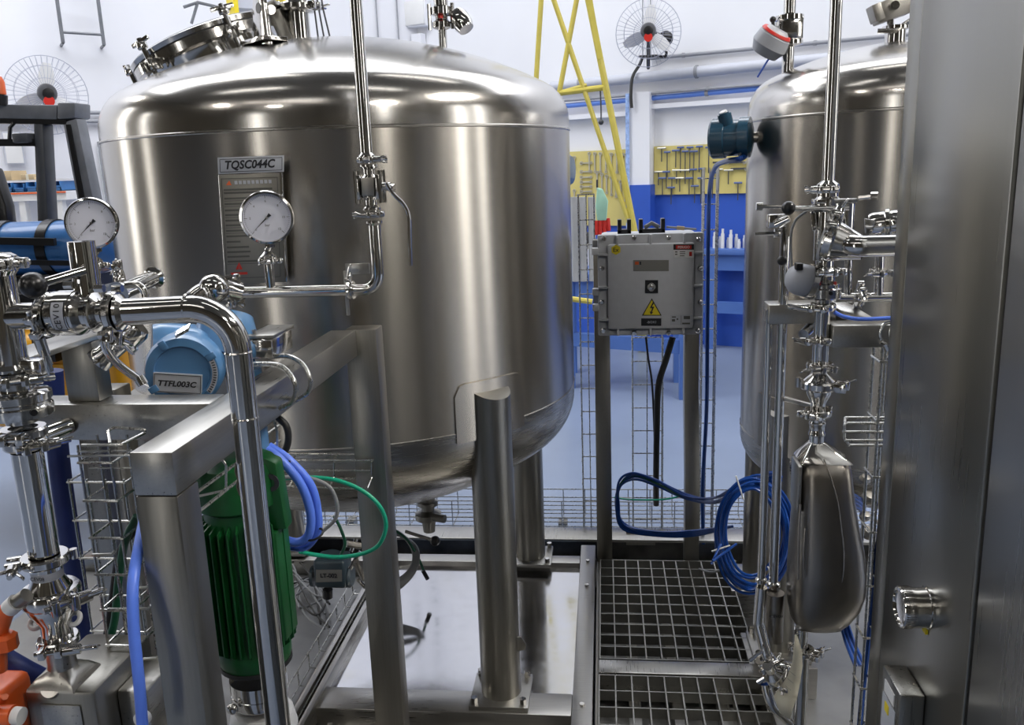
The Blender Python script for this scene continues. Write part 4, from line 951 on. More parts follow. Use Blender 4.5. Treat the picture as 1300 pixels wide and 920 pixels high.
o = MB().prism([J(782, 317, .001) + (X * math.cos(a) + Z * math.sin(a)) * .0175 for a in [PI/6 + PI/3*k for k in range(6)]], (0, .001, 0)).build('ex_label', M_ylab, bx, smooth=False)
text('Ex', J(782, 317, .0015), X, Z, .014, M_ink, o, bold=.01)
o = jq(804, 330, 849, 344, .0012, .0012, 'maker_plate', M_plate, bx); jq(806, 332, 811, 336, .0016, .0003, 'mark', M_org, o); jq(812, 332, 814, 336, .0016, .0003, 'mark', M_ink, o)
o = jq(819, 355.5, 835.5, 372, .003, .004, 'switch_plate', M_blk, bx); MB().lathe([(0, .018), (.008, .017), (.014, .010), (.016, 0), (0, 0)], J(827, 364, .003), -Yv, 24).build('switch_knob', M_fit, o)
def tri(cx_, cy_, s, d, name, mat, par): return MB().prism([J(cx_, cy_ - s * 11.5, d), J(cx_ - s * 12.5, cy_ + s * 10.5, d), J(cx_ + s * 12.5, cy_ + s * 10.5, d)], (0, .0006, 0)).build(name, mat, par, smooth=False)
o = tri(827.5, 390, 1, .0012, 'hazard_triangle', M_ink, bx); tri(827.5, 390.6, .86, .0018, 'hazard_field', M_ylab, o)
bz = [(829, 383), (825, 391), (828, 391), (826, 396), (824.6, 394.5), (826.2, 399.2), (829.6, 395.8), (827.6, 396.2), (830.6, 389.2), (827.6, 389.2), (831, 383.8)]
MB().prism([J(x, y, .0024) for x, y in bz], (0, .0005, 0)).build('lightning_bolt', M_ink, o, smooth=False)
o = jq(814, 404, 839.5, 413.5, .0012, .0012, 'name_label', M_blk, bx); text('-BOX1', J(827, 408.7, .0016), X, Z, .0085, M_lab, o, bold=.01)
o = jq(855, 310, 881, 317, .0012, .0012, 'danger_label', M_blk, bx); oo = jq(858, 311.3, 878, 315.9, .0017, .0004, 'danger_field', M_red, o); text('PERIGO', J(868, 313.6, .0022), X, Z, .0085, M_wht, o, bold=.01)
oo = jq(855, 317, 881, 327, .0012, .0012, 'warning_text_label', M_wht, bx)
for (a_, b_, c_, d_) in ((857, 319, 860, 320.4), (857, 322, 860, 323.4), (863, 319, 870, 320), (863, 321.4, 870, 322.4), (863, 324, 869, 325), (875, 319.5, 878.5, 325)): jq(a_, b_, c_, d_, .0017, .0003, 'print', M_red if a_ == 875 else M_fad, oo)
oo = jq(851, 399.5, 880, 412.5, .0012, .0012, 'rating_label', M_lab, bx)
for (a_, b_, c_, d_) in ((853, 401.5, 858, 403), (853, 405, 857, 408), (859, 404, 861, 406), (864.5, 400.5, 865, 412), (868, 401, 876, 405), (866, 409.5, 876, 411.5)): jq(a_, b_, c_, d_, .0017, .0003, 'print', M_fad, oo)
for (xa, xb, ya_, yb__, lab) in ((784, 801, 278, 297, 'black cable gland block standing on the junction box at left'), (811, 844, 277, 297, 'black gland frame with two prongs standing on the junction box')):
    a, b = VY(xa, yb__, 3.1), VY(xb, ya_, 3.1); t = thing('gland_bracket', lab, 'bracket', a)
    z0 = zt_ - .006
    MB().box((a.x, 3.08, z0), (b.x, 3.13, z0 + .016)).build('base', M_blk, t, .002)
    for s in (a.x, b.x - .014): MB().box((s, 3.08, z0), (s + .014, 3.13, b.z)).build('prong', M_blk, t, .002)
    if xb - xa > 20: MB().tube([Vector((a.x + .02, 3.1, z0 + .02)), Vector(((a.x + b.x)/2, 3.1, z0 + .035)), Vector((b.x - .02, 3.1, z0 + .02))], .008, 8).build('cable_end', M_gry, t)
a, b = VY(846, 288, 3.12), VY(884, 291, 3.12); t = thing('steel_rod', 'thin steel rod lying across the top of the junction box', 'rod', a); MB().cyl(a, b, .004, seg=8).build('rod_body', M_dcond, t); MB().cyl(a + (b-a)*.35, a + (b-a)*.6, .007, seg=8).build('grip', M_beige, t)
tag(MB().tube(spline([J(854, 428, -.12), J(846, 455, -.12), J(836, 490, -.14), J(834, 540, -.2), J(833, 600, -.28), J(833, 640, -.35)]), .012, 10).build('power_cable', M_rub), 'thick black power cable hanging below the junction box', 'cable')
tag(MB().tube(spline([J(820, 428, -.12), J(823, 455, -.14), J(828, 490, -.16), J(831, 560, -.25), J(832, 640, -.35)]), .004, 6).build('thin_cable', M_rub), 'thin black cable beside the thick one below the junction box', 'cable')

# blue cable loop from the junction box to the coil
def rnd(s): return Vector((random.uniform(-s, s), random.uniform(-s, s), random.uniform(-s, s)))
loop = [(792, 668), (784, 640), (787, 614), (805, 602), (835, 612), (870, 630), (905, 636), (940, 622), (965, 606), (990, 604)]
back = [(880, 674), (850, 678), (815, 676), (795, 660)]
lp_t = thing('cable_loop', 'bundle of blue cables looping left round the stand legs', 'cable', VY(790, 640, 3.0))
for k in range(5):
    ys = [3.04, 3.02, 3.0, 3.0, 3.0, 2.95, 2.8, 2.5, 2.32, 2.26]
    pts = [VY(x, y, yy) + rnd(.006) + Z * (k - 2) * .006 for (x, y), yy in zip(loop, ys)]
    pts = [VY(930, 668, 2.7), VY(880, 680, 3.0) + Z * .005 * k, VY(835, 680, 3.04) + Z * .004 * k] + pts
    MB().tube(spline(pts, 6), .0045, 6).build('cable_strand', M_dcab, lp_t)
pts = [VY(x, y + 2, yy) for (x, y), yy in zip(loop, ys)]
MB().tube(spline(pts[1:8], 6), .004, 6).build('green_strand', M_gdark, lp_t)
tag(MB().tube(spline([VY(780, 631, 3.05), VY(800, 634, 3.0), VY(840, 634, 3.0), VY(862, 630, 3.0)]), .0035, 6).build('green_cable', M_gcab), 'thin green cable lying level behind the blue cable loop', 'cable')
# hanging coil
def coil_pt(a, rx, ry, cxp=948, cyp=678, y=2.28): return VY(cxp + rx * math.cos(a), cyp + ry * math.sin(a), y)
co = thing('cable_coil', 'hanging coil of blue cable beside the right tank leg', 'cable', VY(945, 740, 2.28))
for k in range(15):
    f = random.uniform(.72, 1.0); dx, dy = random.uniform(-5, 5), random.uniform(-5, 5); yy = 2.24 + .09 * random.random()
    MB().tube(spline([coil_pt(2*PI*i/12, 47 * f + dx * .5, 73 * f, 948 + dx + 8, 680 + dy, yy) + rnd(.004) for i in range(12)], 4, True), .0042, 6, True).build('cable_strand', M_dcab, co)
for (a, s) in ((2.9, 1), (4.3, 1), (.9, 1)):
    q = coil_pt(a, 46, 72, 956, 680, 2.23); e = coil_pt(a, 30, 50, 956, 680, 2.23); MB().cyl(q + (q - e) * .5, e, .0025, seg=6).build('cable_tie', M_wht, co)
for (x, y, x2, y2) in ((905, 712, 935, 690), (903, 716, 915, 690)):
    MB().cyl(VY(x, y, 2.2), VY(x2, y2, 2.24), .0035, seg=6).build('loose_tail', M_dcab, co)
tag(MB().tube(spline([VY(888, 722, 2.8), VY(905, 726, 2.7), VY(925, 718, 2.5), VY(922, 712, 2.4)]), .004, 6).build('grey_cable_end', M_gry), 'short grey cable end lying by the blue coil', 'cable')
# ================================================================ CABINET AT RIGHT
XC = .42
ye = VX(1155, 0, XC).y; yg = VX(1296, 130, XC).y
cb = thing('control_cabinet', 'tall brushed steel control cabinet filling the right edge', 'cabinet', Vector((.7, .6, 0)))
MB().box((XC + .012, -.6, 0), (1.15, ye - .01, 1.93)).build('cabinet_body', M_cab, cb)
yf = VX(1172, 0, XC).y
MB().box((XC, yf + .0015, .02), (XC + .03, ye, 1.93)).build('corner_post', M_cab, cb, .003)
MB().box((XC - .001, yg + .004, .02), (XC + .02, yf - .0015, 1.93)).build('side_panel', M_cab, cb, .003)
MB().box((XC - .001, .25, .02), (XC + .02, yg - .006, 1.93)).build('side_panel', M_cab, cb, .003)
MB().box((XC - .001, -.6, .02), (XC + .02, .242, 1.93)).build('side_panel', M_cab, cb, .003)
MB().box((XC + .004, yg - .006, .02), (XC + .02, yg + .004, 1.93)).build('door_seal', M_rub, cb)
kc = VX(1178, 771, XC - .001)
MB().lathe([(0, 0), (.028, 0), (.028, .003), (.0265, .004), (.0265, .018), (.027, .02), (.027, .034), (.0255, .037), (.022, .0375), (.0215, .035), (0, .0345)], kc, -X, 48).build('push_knob', M_pipe, cb); kb = [o for o in cb.children if o.name.startswith('push_knob')][0]
m = MB()
for k in range(48):
    a = 2 * PI * k / 48; d = Yv * math.cos(a) + Z * math.sin(a); e = X.cross(d)
    m.obox(kc - X * .029 + d * .0271, X * .006, e * .0005, d * .0005)
m.build('knurling', M_fit, kb)
bx0 = VX(1150, 840, XC); bx1 = VX(1168, 871, XC)
yy1 = VX(1152, 842, XC - .0).y; yy0 = yy1 - .075; ztb = VX(1150, 840, XC).z
m_ = .034
dbx = thing('control_station', 'small steel control station low on the side of the cabinet', 'box', Vector((XC, yy1, ztb - .2)))
MB().box((XC - m_, yy0, ztb - .30), (XC - .001, yy1, ztb)).build('station_body', M_cab, dbx, .004)
MB().box((XC - m_ - .001, yy0 + .012, ztb - .28), (XC - m_ + .001, yy1 - .012, ztb - .035)).build('label_panel', M_lab, dbx)
MB().box((XC - m_ - .0015, yy0 + .018, ztb - .03), (XC - m_ + .001, yy1 - .018, ztb - .012)).build('display', M_wht, dbx)
MB().box((XC - m_ - .002, yy0 + .035, ztb - .055), (XC - m_ + .001, yy0 + .05, ztb - .042)).build('yellow_mark', M_ylab, dbx)
MB().box((XC - .004, kc.y - .006, kc.z - .036), (XC - .001, kc.y + .006, kc.z - .025)).build('mark_label', M_ylab, kb)

# ================================================================ FRONT LEFT FRAME
ZB = 1.31; fr = thing('steel_framework', 'square-tube steel frame carrying pipes at front left', 'frame', Vector((-.58, 1.03, 0)))
xa, xb = -.614, -.555; yn = 1.0
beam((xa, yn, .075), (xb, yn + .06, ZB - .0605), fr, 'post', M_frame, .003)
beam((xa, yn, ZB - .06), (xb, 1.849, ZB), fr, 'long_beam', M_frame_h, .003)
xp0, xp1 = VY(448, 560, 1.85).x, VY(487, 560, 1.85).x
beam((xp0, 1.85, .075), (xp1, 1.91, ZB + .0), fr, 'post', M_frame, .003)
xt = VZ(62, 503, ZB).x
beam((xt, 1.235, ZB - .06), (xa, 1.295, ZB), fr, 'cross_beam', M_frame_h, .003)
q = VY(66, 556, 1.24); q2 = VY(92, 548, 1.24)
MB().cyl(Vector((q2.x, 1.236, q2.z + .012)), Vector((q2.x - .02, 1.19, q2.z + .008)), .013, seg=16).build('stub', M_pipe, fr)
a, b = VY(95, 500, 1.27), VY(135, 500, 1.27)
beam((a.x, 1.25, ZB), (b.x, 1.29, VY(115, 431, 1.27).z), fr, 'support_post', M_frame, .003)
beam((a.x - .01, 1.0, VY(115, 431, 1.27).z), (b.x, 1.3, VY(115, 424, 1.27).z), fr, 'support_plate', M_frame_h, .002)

# ---------------- front pipe run (along the frame then down)
YF = 1.06
p0, p1 = VY(152, 396, YF), VY(296, 389, YF + .02); p2 = Vector((p1.x, p1.y, .35))
fpz = pipe('product_pipe', 'shiny steel pipe bending down in front of the frame', [p0, p1, p2], .0178, rad=.058)
MB().lathe([(.0178, -.001), (.0188, .0), (.0178, .002)], VY(238, 390, YF + .012), X, 28).build('weld_seam', M_fit, fpz)
MB().lathe([(.0178, -.001), (.0188, .0), (.0178, .002)], Vector((p1.x, p1.y, ZV(p1.x, p1.y, 447))), Z, 28).build('weld_seam', M_fit, fpz)
MB().lathe([(.0178, -.001), (.0188, .0), (.0178, .002)], Vector((p1.x, p1.y, ZV(p1.x, p1.y, 530))), Z, 28).build('weld_seam', M_fit, fpz)
for pyy in (598, 618):
    qq = Vector((p1.x - .019, p1.y, ZV(p1.x, p1.y, pyy))); MB().tube([qq + Z * .012, qq - X * .003, qq - Z * .012], .002, 6).build('clip_wire', M_fit, fpz)
clamp(VY(146, 396, YF), X, .0178, -Z * .9 - Yv * .4, 'clamp joining the CEV10 valve to the shiny bent pipe', R=.028, wing=1)
# valve body with tag
vc = VY(90, 397, YF)
v = thing('butterfly_valve', 'round steel valve with tag CEV10 and a black ball handle', 'valve', vc)
MB().lathe([(0, -.03), (.021, -.03), (.021, -.022), (.029, -.020), (.029, .016), (.026, .02), (.022, .024), (.022, .03), (.027, .034), (.027, .038), (.0178, .044), (.0178, .05)], vc, X, 40).build('valve_body', M_fit, v)
MB().lathe([(.029, -.011), (.0302, -.011), (.0302, .011), (.029, .011)], vc, X, 40).build('label_band', M_pipe, v)
lb = VY(88, 400, YF - .0302)
seg = []
m = MB(); 
for k in range(7):
    a = math.radians(-62 + 50 * k / 6) ; 
def lbp(u, s, e=.0306): a = math.radians(s); return vc + X * u + Yv * (-e * math.cos(a)) + Z * (e * math.sin(a))
for nm, e, us, ss, mt in (('label', .0306, .0085, 36, M_lab), ('label_frame', .03035, .0095, 39, M_ink)):
    vs = []; n = 10
    for k in range(n + 1):
        s = -ss + 2 * ss * k / n
        vs += [lbp(-us, s, e), lbp(us, s, e)]
    MB().add(vs, [(2*k, 2*k+1, 2*k+3, 2*k+2) for k in range(n)]).build(nm, mt, v)
for i, ch in enumerate('CEV10'):
    s = -26 + 13 * i; a = math.radians(s); n_ = Vector((0, -math.cos(a), math.sin(a))); tdir = Vector((0, math.sin(a), math.cos(a)))
    text(ch, lbp(0, s, .0310), tdir, -X, .0085, M_ink, v, 'letter', bold=.01)
hc0, hc1 = VY(118, 372, YF - .005), VY(104, 333, YF - .005)
ht = VY(100, 335, YF)
MB().lathe([(.0, 0), (.017, 0), (.017, .075), (.0, .075)], VY(113, 378, YF + .012), Z, 32).build('stem_housing', M_pipe, v)
MB().cyl(VY(108, 343, YF - .02), VY(44, 362, YF - .06), .0056, seg=16).build('handle_rod', M_pipe, v)
MB().ball(VY(42, 362, YF - .062), .0165, n=14, seg=28).build('handle_ball', M_blk, v)
for px, py in ((82, 362), (121, 366), (126, 425)):
    q = VY(px, py, YF - .015); MB().cyl(q, q + X * .012, .0055, seg=6).build('cap_screw', M_fit, v)
clamp(VY(63, 399, YF), X, .0178, -Z * .3 - Yv * 1.0, 'clamp with hanging wing nut left of the CEV10 valve', R=.030, wing=1, wl=.05)
# left upright stack
Sx = VY(37, 590, YF).x; SY = YF
def S(py): return Vector((Sx, SY, ZV(Sx, SY, py)))
def spool(name, label, pya, pyb, prof_fn, mat=None, cat='pipe'):
    a, b = S(pya), S(pyb); t = thing(name, label, cat, b); MB().lathe(prof_fn((a - b).length), b, Z, 36).build('body', mat or M_pipe, t); return t
t = spool('tee_pipe', 'steel tee pipe with top clamp at the far left edge', 340, 470, lambda L: [(.026, 0), (.026, .004), (.021, .010), (.021, L - .01), (.026, L - .004), (.026, L), (0, L)])
MB().cyl(Vector((Sx, SY, VY(20, 402, YF).z)), VY(57, 400, YF), .0178, seg=28).build('branch', M_pipe, t)
MB().lathe([(.026, 0), (.026, .004), (.0178, .01)], VY(58, 399.8, YF), -X, 28).build('branch_ferrule', M_fit, t)
clamp(S(334), Z, .021, X * .9 - Yv * .3, 'clamp with wing nut on top of the far left tee', R=.030, wing=-1)
t = thing('top_cap', 'flat steel cap closing the far left tee', 'cap', S(332)); MB().lathe([(.026, .003), (.026, .008), (.02, .012), (0, .012)], S(333), Z, 32).build('cap_body', M_fit, t)
clamp(S(478), Z, .021, X * .6 - Yv * .8, 'clamp above the thick flange of the far left pipe stack', R=.030)
t = spool('flange_valve', 'thick bolted disc flange on the far left pipe stack', 484, 536, lambda L: [(.02, 0), (.02, L * .12), (.042, L * .18), (.0425, L * .22), (.0425, L * .42), (.040, L * .46), (.040, L * .52), (.0425, L * .56), (.0425, L * .72), (.038, L * .78), (.022, L * .8), (.022, L), (0, L)], M_fit, 'valve')
fc = S(516)
for k in range(8):
    a = 2*PI*k/8 + .2; q = fc + Vector((.034*math.cos(a), .034*math.sin(a), .012)); MB().cyl(q, q + Z * .008, .0045, seg=6).build('flange_bolt', M_fit, t)
MB().cyl(fc + Vector((.036, -.022, -.002)), fc + Vector((.038, -.0245, -.002)), .0045, seg=14).build('port_hole', M_blk, t)
MB().obox(S(468) + Vector((.032, .0, .0)), X * .014, Yv * .012, Z * .014).build('sensor_block', M_fit, t, .003)
clamp(S(548), Z, .021, -Yv * 1 + X * .25, 'long-bolted clamp just below the thick flange at left', R=.031, wing=-1, wl=.045)
clamp(S(562), Z, .021, -Yv * .7 + X * .9, 'lower clamp with large wing nut below the thick flange', R=.029, wing=1, wl=.03)
t = spool('stack_pipe', 'long upright pipe in the far left pipe stack', 572, 702, lambda L: [(.0205, 0), (.0205, L)])
clamp(S(709), Z, .0205, -X * .9 - Yv * .5, 'clamp at the foot of the long left stack pipe', R=.033, wing=1, wl=.03)
t = spool('cone_reducer', 'steel cone reducer marked CEV08 on the left stack', 714, 758, lambda L: [(.036, 0), (.036, .004), (.021, L * .6), (.021, L), (0, L)], None, 'fitting')
q = S(727); text('CEV08', q - Yv * .0215 + Z * .001, X, Z, .0055, M_ink, t, bold=.01)
MB().lathe([(.0205, -.006), (.0213, -.006), (.0213, .006), (.0205, .006)], S(727), Z, 28).build('tag_band', M_lab, t)
clamp(S(754), Z, .034, X * .8 - Yv * .6, 'wide clamp under the cone reducer on the left stack', R=.041, wing=1, wl=.035)
t = spool('filter_bowl', 'tapered steel bowl below the wide clamp on the left stack', 760, 812, lambda L: [(.021, 0), (.021, L * .45), (.033, L * .78), (.036, L * .95), (.036, L), (0, L)], None, 'fitting')
clamp(S(812), Z, .020, -Yv * .95 + X * .3, 'lowest clamp of the left stack above the pump box', R=.029, wing=1, wl=.045)
for s, lab in ((-1, 'left of two white gasket rings at the lowest left clamp'), (1, 'right of two white gasket rings at the lowest left clamp')):
    q = VY(46 if s < 0 else 94, 790 if s < 0 else 785, SY + .01); t = thing('gasket_ring', lab, 'gasket', q); MB().torus(q, Vector((0, -.7, .7)), .009, .0038, 24, 10).build('ring', M_wht, t)
# pump box under the stack
zt_ = S(860).z; yf_ = VZ(80, 878, zt_).y
pb = thing('pump_casing', 'square steel pump casing at the bottom left corner', 'pump', VY(90, 920, 1.0) - Z * .1)
xl_, xr_ = VY(30, 880, yf_).x, VY(119, 882, yf_).x
MB().box((xl_, yf_, .075), (xr_, yf_ + .16, zt_)).build('casing_box', M_frame, pb, .006)
tp = S(815); m = MB(); hw = .036
b0 = Vector((Sx, SY, zt_))
ring = lambda r, z, sq: [Vector((Sx + (math.cos(a) * r if not sq else max(-1, min(1, math.cos(a) * 1.5)) * r), SY + (math.sin(a) * r if not sq else max(-1, min(1, math.sin(a) * 1.5)) * r), z)) for a in [2*PI*k/32 for k in range(32)]]
Lk = S(822).z - zt_
zs = [(zt_ - .002, .036, 1), (zt_ + .06 * Lk, .035, 1), (zt_ + .30 * Lk, .025, 1), (zt_ + .42 * Lk, .0205, 0), (zt_ + .55 * Lk, .0195, 0), (S(820).z, .0195, 0)]
vs = []; fs = []
for i, (z, r, sq) in enumerate(zs): vs += ring(r, z, sq)
for i in range(len(zs) - 1):
    for k in range(32): fs.append((i*32 + k, i*32 + (k+1) % 32, (i+1)*32 + (k+1) % 32, (i+1)*32 + k))
m.add(vs, fs).build('inlet_neck', M_frame_h, pb)
MB().lathe([(0, -.012), (.015, -.012), (.015, .002), (0, .002)], Vector((Sx, SY - .030, zt_ + .004)), Vector((0, -1, .9)), 28).build('round_boss', M_frame_h, pb)
MB().prism([(xl_ + .025, yf_ - .001, zt_ - .02), (xr_ - .022, yf_ - .001, zt_ - .02), (xr_ - .022, yf_ - .001, zt_ - .14), (xl_ + .025, yf_ - .001, zt_ - .14)], (0, -.002, 0)).build('front_cover', M_frame_h, pb, .0008)
MB().cyl((xr_ + .05, 1.06, zt_ - .06), (xr_ + .05, 1.05, zt_ - .06), .012, seg=16).build('plug', M_wht, pb)
MB().box((xr_, yf_ + .05, zt_ - .16), (xr_ + .05, yf_ + .15, zt_ - .03)).build('gear_cover', M_frame_h, pb, .006)
# orange valves at the left edge
def f0(px, py, y=1.02): return VY(px, py, y)
t = thing('orange_elbow', 'small orange elbow with white collar at the left edge', 'fitting', f0(6, 800))
MB().tube(fillet([f0(-2, 850), f0(-3, 805), f0(6, 778), f0(16, 768)], .02), .012, 16).build('elbow_body', M_org, t)
MB().cyl(f0(12, 772), f0(21, 764), .0125, seg=20).build('collar', M_wht, t); MB().cyl(f0(20, 765), f0(34, 755), .010, seg=16).build('steel_end', M_cast, t)
MB().lathe([(0, 0), (.017, 0), (.017, .018), (.012, .023), (0, .023)], f0(8, 822), Z, 8).build('hex_body', M_org, t)
t = thing('orange_actuator', 'orange cast actuator with white cap at the bottom left corner', 'actuator', f0(0, 915))
a, b = f0(-40, 920), f0(12, 872)
MB().box((a.x, 1.0, a.z - .06), (b.x, 1.07, b.z)).build('housing', M_org, t, .012, bseg=3)
MB().box((a.x, .992, a.z - .02), (b.x - .022, 1.0, b.z - .018)).build('cover', M_org, t, .004)
MB().cyl(f0(0, 908, .995), f0(18, 908, .995), .015, seg=20).build('boss', M_org, t); MB().cyl(f0(18, 908, .995), f0(28, 909, .995), .0125, seg=20).build('white_cap', M_wht, t)
for px, py in ((-4, 884), (6, 884), (-6, 895)): MB().cyl(f0(px, py, .992), f0(px, py, .986), .005, seg=6).build('screw', M_org, t)
tag(MB().tube(spline([f0(-40, 800, 1.10), f0(0, 832, 1.10), f0(30, 850, 1.11), f0(70, 872, 1.15), f0(90, 900, 1.2)]), .0165, 18).build('navy_hose', M_navy), 'thick navy hose entering from the left edge beside orange valves', 'hose')
tag(MB().tube(spline([VY(66, 470, 1.5), VY(70, 530, 1.5), VY(78, 610, 1.5), VY(94, 720, 1.5), VY(104, 800, 1.5), VY(110, 870, 1.5), VY(112, 930, 1.5)]), .020, 18).build('navy_hose', M_navy), 'thick navy hose hanging upright behind the left pipe stack', 'hose')
tag(MB().tube(spline([VY(184, 655, 1.09), VY(177, 690, 1.03), VY(169, 740, .98), VY(170, 800, .96), VY(177, 870, .95), VY(183, 950, .95)]), .0075, 14).build('blue_hose', M_bcab), 'bright blue hose running down left of the front frame post', 'hose')
tag(MB().tube(spline([VY(174, 655, 1.22), VY(158, 690, 1.22), VY(150, 740, 1.22), VY(145, 790, 1.22), VY(132, 830, 1.22), VY(120, 850, 1.25)]), .0065, 12).build('green_hose', M_gdark), 'dark green cable curving behind the left wire tray', 'cable')
tag(MB().tube(spline([VY(174, 672, 1.24), VY(152, 700, 1.24), VY(142, 760, 1.24), VY(135, 805, 1.24), VY(124, 815, 1.24)]), .0055, 12).build('black_cable', M_rub), 'black cable curving beside the dark green one at left', 'cable')
# upright wire tray left of the post
a, b, c_ = VY(104, 600, 1.14), VY(143, 600, 1.14), VY(143, 563, 1.14)
wire_tray('upright_wire_tray', 'upright wire tray between the left stack and frame post', (a.x, 1.14, .5), (a.x, 1.14, VY(104, 565, 1.14).z), (b.x - a.x, 0, 0), (0, .05, 0), 2, .06, .0022, 1)
wire_tray('upright_wire_tray', 'second upright wire tray just behind the left one', (VY(92, 640, 1.3).x, 1.30, .45), (VY(92, 640, 1.3).x, 1.30, VY(92, 608, 1.3).z), (.10, 0, 0), (0, .04, 0), 4, .07, .0020, 1)
t = thing('tray_end_frame', 'bent wire rim on top of the left upright wire tray', 'wire frame', VY(130, 545, 1.18))
MB().tube(fillet([VY(104, 565, 1.14), VY(152, 565, 1.14), VY(184, 549, 1.2), VY(184, 545, 1.2), VY(136, 542, 1.2), VY(140, 563, 1.16)], .008), .0025, 8).build('rim', M_wire, t)
MB().tube([VY(86, 579, 1.13), VY(168, 578, 1.13)], .002, 6).tube([VY(98, 573, 1.15), VY(168, 572, 1.15)], .002, 6).tube([VY(113, 594, 1.15), VY(168, 594, 1.15)], .0015, 6).build('cross_bar', M_wire, t)
for (xa_, y_, xb_) in ((176, 746, 190), (137, 773, 192), (182, 836, 203), (150, 867, 207), (118, 704, 146)):
    tag(MB().tube([VY(xa_, y_, 1.12), VY(xb_ - 4, y_ - .5, 1.12), VY(xb_, y_ - 5, 1.12)], .0024, 8).build('tray_rung', M_wire), {746: 'short wire stub at upper right of the left tray', 773: 'longer wire rung crossing behind the blue hose', 836: 'short wire stub at lower right of the left tray', 867: 'lowest long wire rung of the left tray', 704: 'short slanting wire rung of the left tray'}[y_], 'wire')
# dark racks behind: other posts below the cross beam
t = thing('rear_post', 'dark steel post standing behind the left wire trays', 'post', VY(150, 900, 1.62))
a, b = VY(112, 640, 1.6), VY(166, 640, 1.6); MB().box((a.x, 1.6, .075), (b.x, 1.66, 1.24)).build('post_body', M_frame, t, .003)
MB().box((a.x + .012, 1.597, .12), (b.x - .012, 1.60, 1.2)).build('post_face', M_frame_h, t, .001)

# ---------------- gauges, small-bore pipe with ball valve
YG = 1.80
gn = Vector((.28, -1, -.02))
g1s = VY(119, 333, 1.74); gauge(VY(117, 283, 1.74), gn, .0525, 'pressure gauge at far left above the ball handle', g1s)
clamp(g1s - Z * .006, Z, .010, X * .9 - Yv * .4, 'small clamp under the far left pressure gauge', R=.021, wing=-1, wl=.018)
pipe('gauge_pipe', 'short upright pipe below the far left gauge clamp', [g1s - Z * .012, VY(123, 385, 1.74)], .0105)
g2s = VY(340, 327, YG); gauge(VY(339, 276, YG), gn, .0555, 'pressure gauge in front of the tank data plate', g2s)
clamp(g2s - Z * .006, Z, .0095, X * .8 - Yv * .6, 'small clamp under the gauge before the data plate', R=.022, wing=-1, wl=.02)
hz = VY(350, 370, YG).z
def H_(px, dy=0): q = VY(px, 370, YG); return Vector((q.x, YG, hz + dy))
xg = H_(343).x
pv = VY(481, 300, YG); 
pz = pipe('sample_pipe', 'small bent steel pipe running level below the data plate', [Vector((VY(475, 281, YG).x, YG, VY(475, 281, YG).z)), Vector((VY(475, 281, YG).x, YG, hz)), H_(306)], .0130, rad=.034)
MB().cyl(Vector((g2s.x, YG, hz)), g2s - Z * .014, .0100, seg=20).build('gauge_branch', M_pipe, pz)
clamp(H_(446), X, .0125, Z * .6 - Yv * .9, 'clamp on the level pipe right of the gauge', R=.021, wing=-1)
clamp(H_(303), X, .013, Z * 1 - Yv * .3, 'clamp at the left end of the level gauge pipe', R=.026, wing=1, wl=.02)
t = thing('support_tab', 'small grey steel tab holding the level pipe near its elbow', 'bracket', VY(455, 372, 1.84)); MB().obox(VY(454, 341, 1.84), X * .027, Yv * .003, Z * .012).obox(VY(440, 372, 1.84), X * .004, Yv * .003, Z * .05).build('tab', M_frame_h, t, .002)
a, b = VY(463, 198, YG), VY(463, 0, YG)
ux = VY(465, 190, YG).x
upz = pipe('riser_pipe', 'tall slim pipe rising in front of the left tank', [Vector((ux, YG, ZV(ux, YG, 199))), Vector((ux, YG, 2.6))], .0130)
clamp(Vector((ux, YG, ZV(ux, YG, 203))), Z, .013, -Yv * .95 + X * .2, 'clamp with wing nut at the foot of the tall slim pipe', R=.023, wing=1, wl=.028)
clamp(Vector((VY(475, 272, YG).x, YG, ZV(ux, YG, 272))), Z, .013, -Yv * .95 + X * .2, 'clamp with wing nut below the ball valve', R=.023, wing=-1, wl=.028)
bvx = VY(470, 240, YG).x; bz0, bz1 = ZV(bvx, YG, 266), ZV(bvx, YG, 209)
bv = thing('ball_valve', 'three-piece ball valve with curved lever before the left tank', 'valve', Vector((bvx, YG, bz0)))
Lb = bz1 - bz0
MB().lathe([(.019, 0), (.019, .004), (.012, .01), (.012, .02), (.018, .026), (.018, Lb - .026), (.012, Lb - .02), (.012, Lb - .01), (.019, Lb - .004), (.019, Lb)], (bvx, YG, bz0), Z, 24).build('valve_bore', M_fit, bv)
MB().box((bvx - .014, YG - .020, bz0 + .028), (bvx + .014, YG + .02, bz1 - .026)).build('valve_block', M_cast, bv, .003)
for s in (-1, 1):
    MB().box((bvx + s * .020 - .003, YG - .022, bz0 + .022), (bvx + s * .020 + .003, YG + .022, bz1 - .02)).build('side_plate', M_fit, bv, .001)
    for d in (-1, 1):
        MB().cyl((bvx + s * .026, YG + d * .016, bz0 + .014), (bvx + s * .026, YG + d * .016, bz1 - .012), .004, seg=8).build('tie_bolt', M_fit, bv)
sc_ = Vector((bvx + .024, YG - .006, VY(486, 237, YG).z))
MB().cyl(sc_ - X * .006, sc_ + X * .022, .009, seg=16).cyl(sc_ + X * .018, sc_ + X * .03, .005, seg=8).build('stem', M_fit, bv)
yl = YG - .02
MB().tube(spline([VY(490, 232, yl), VY(499, 246, yl), VY(512, 259, yl), VY(519, 275, yl), VY(520, 300, yl), VY(521, 337, yl)]), .0040, 10).build('lever', M_pipe, bv)
MB().lathe([(0, 0), (.007, 0), (.007, .004), (0, .004)], VY(499, 239, yl), X - Yv*.5, 12).build('stem_nut', M_fit, bv)

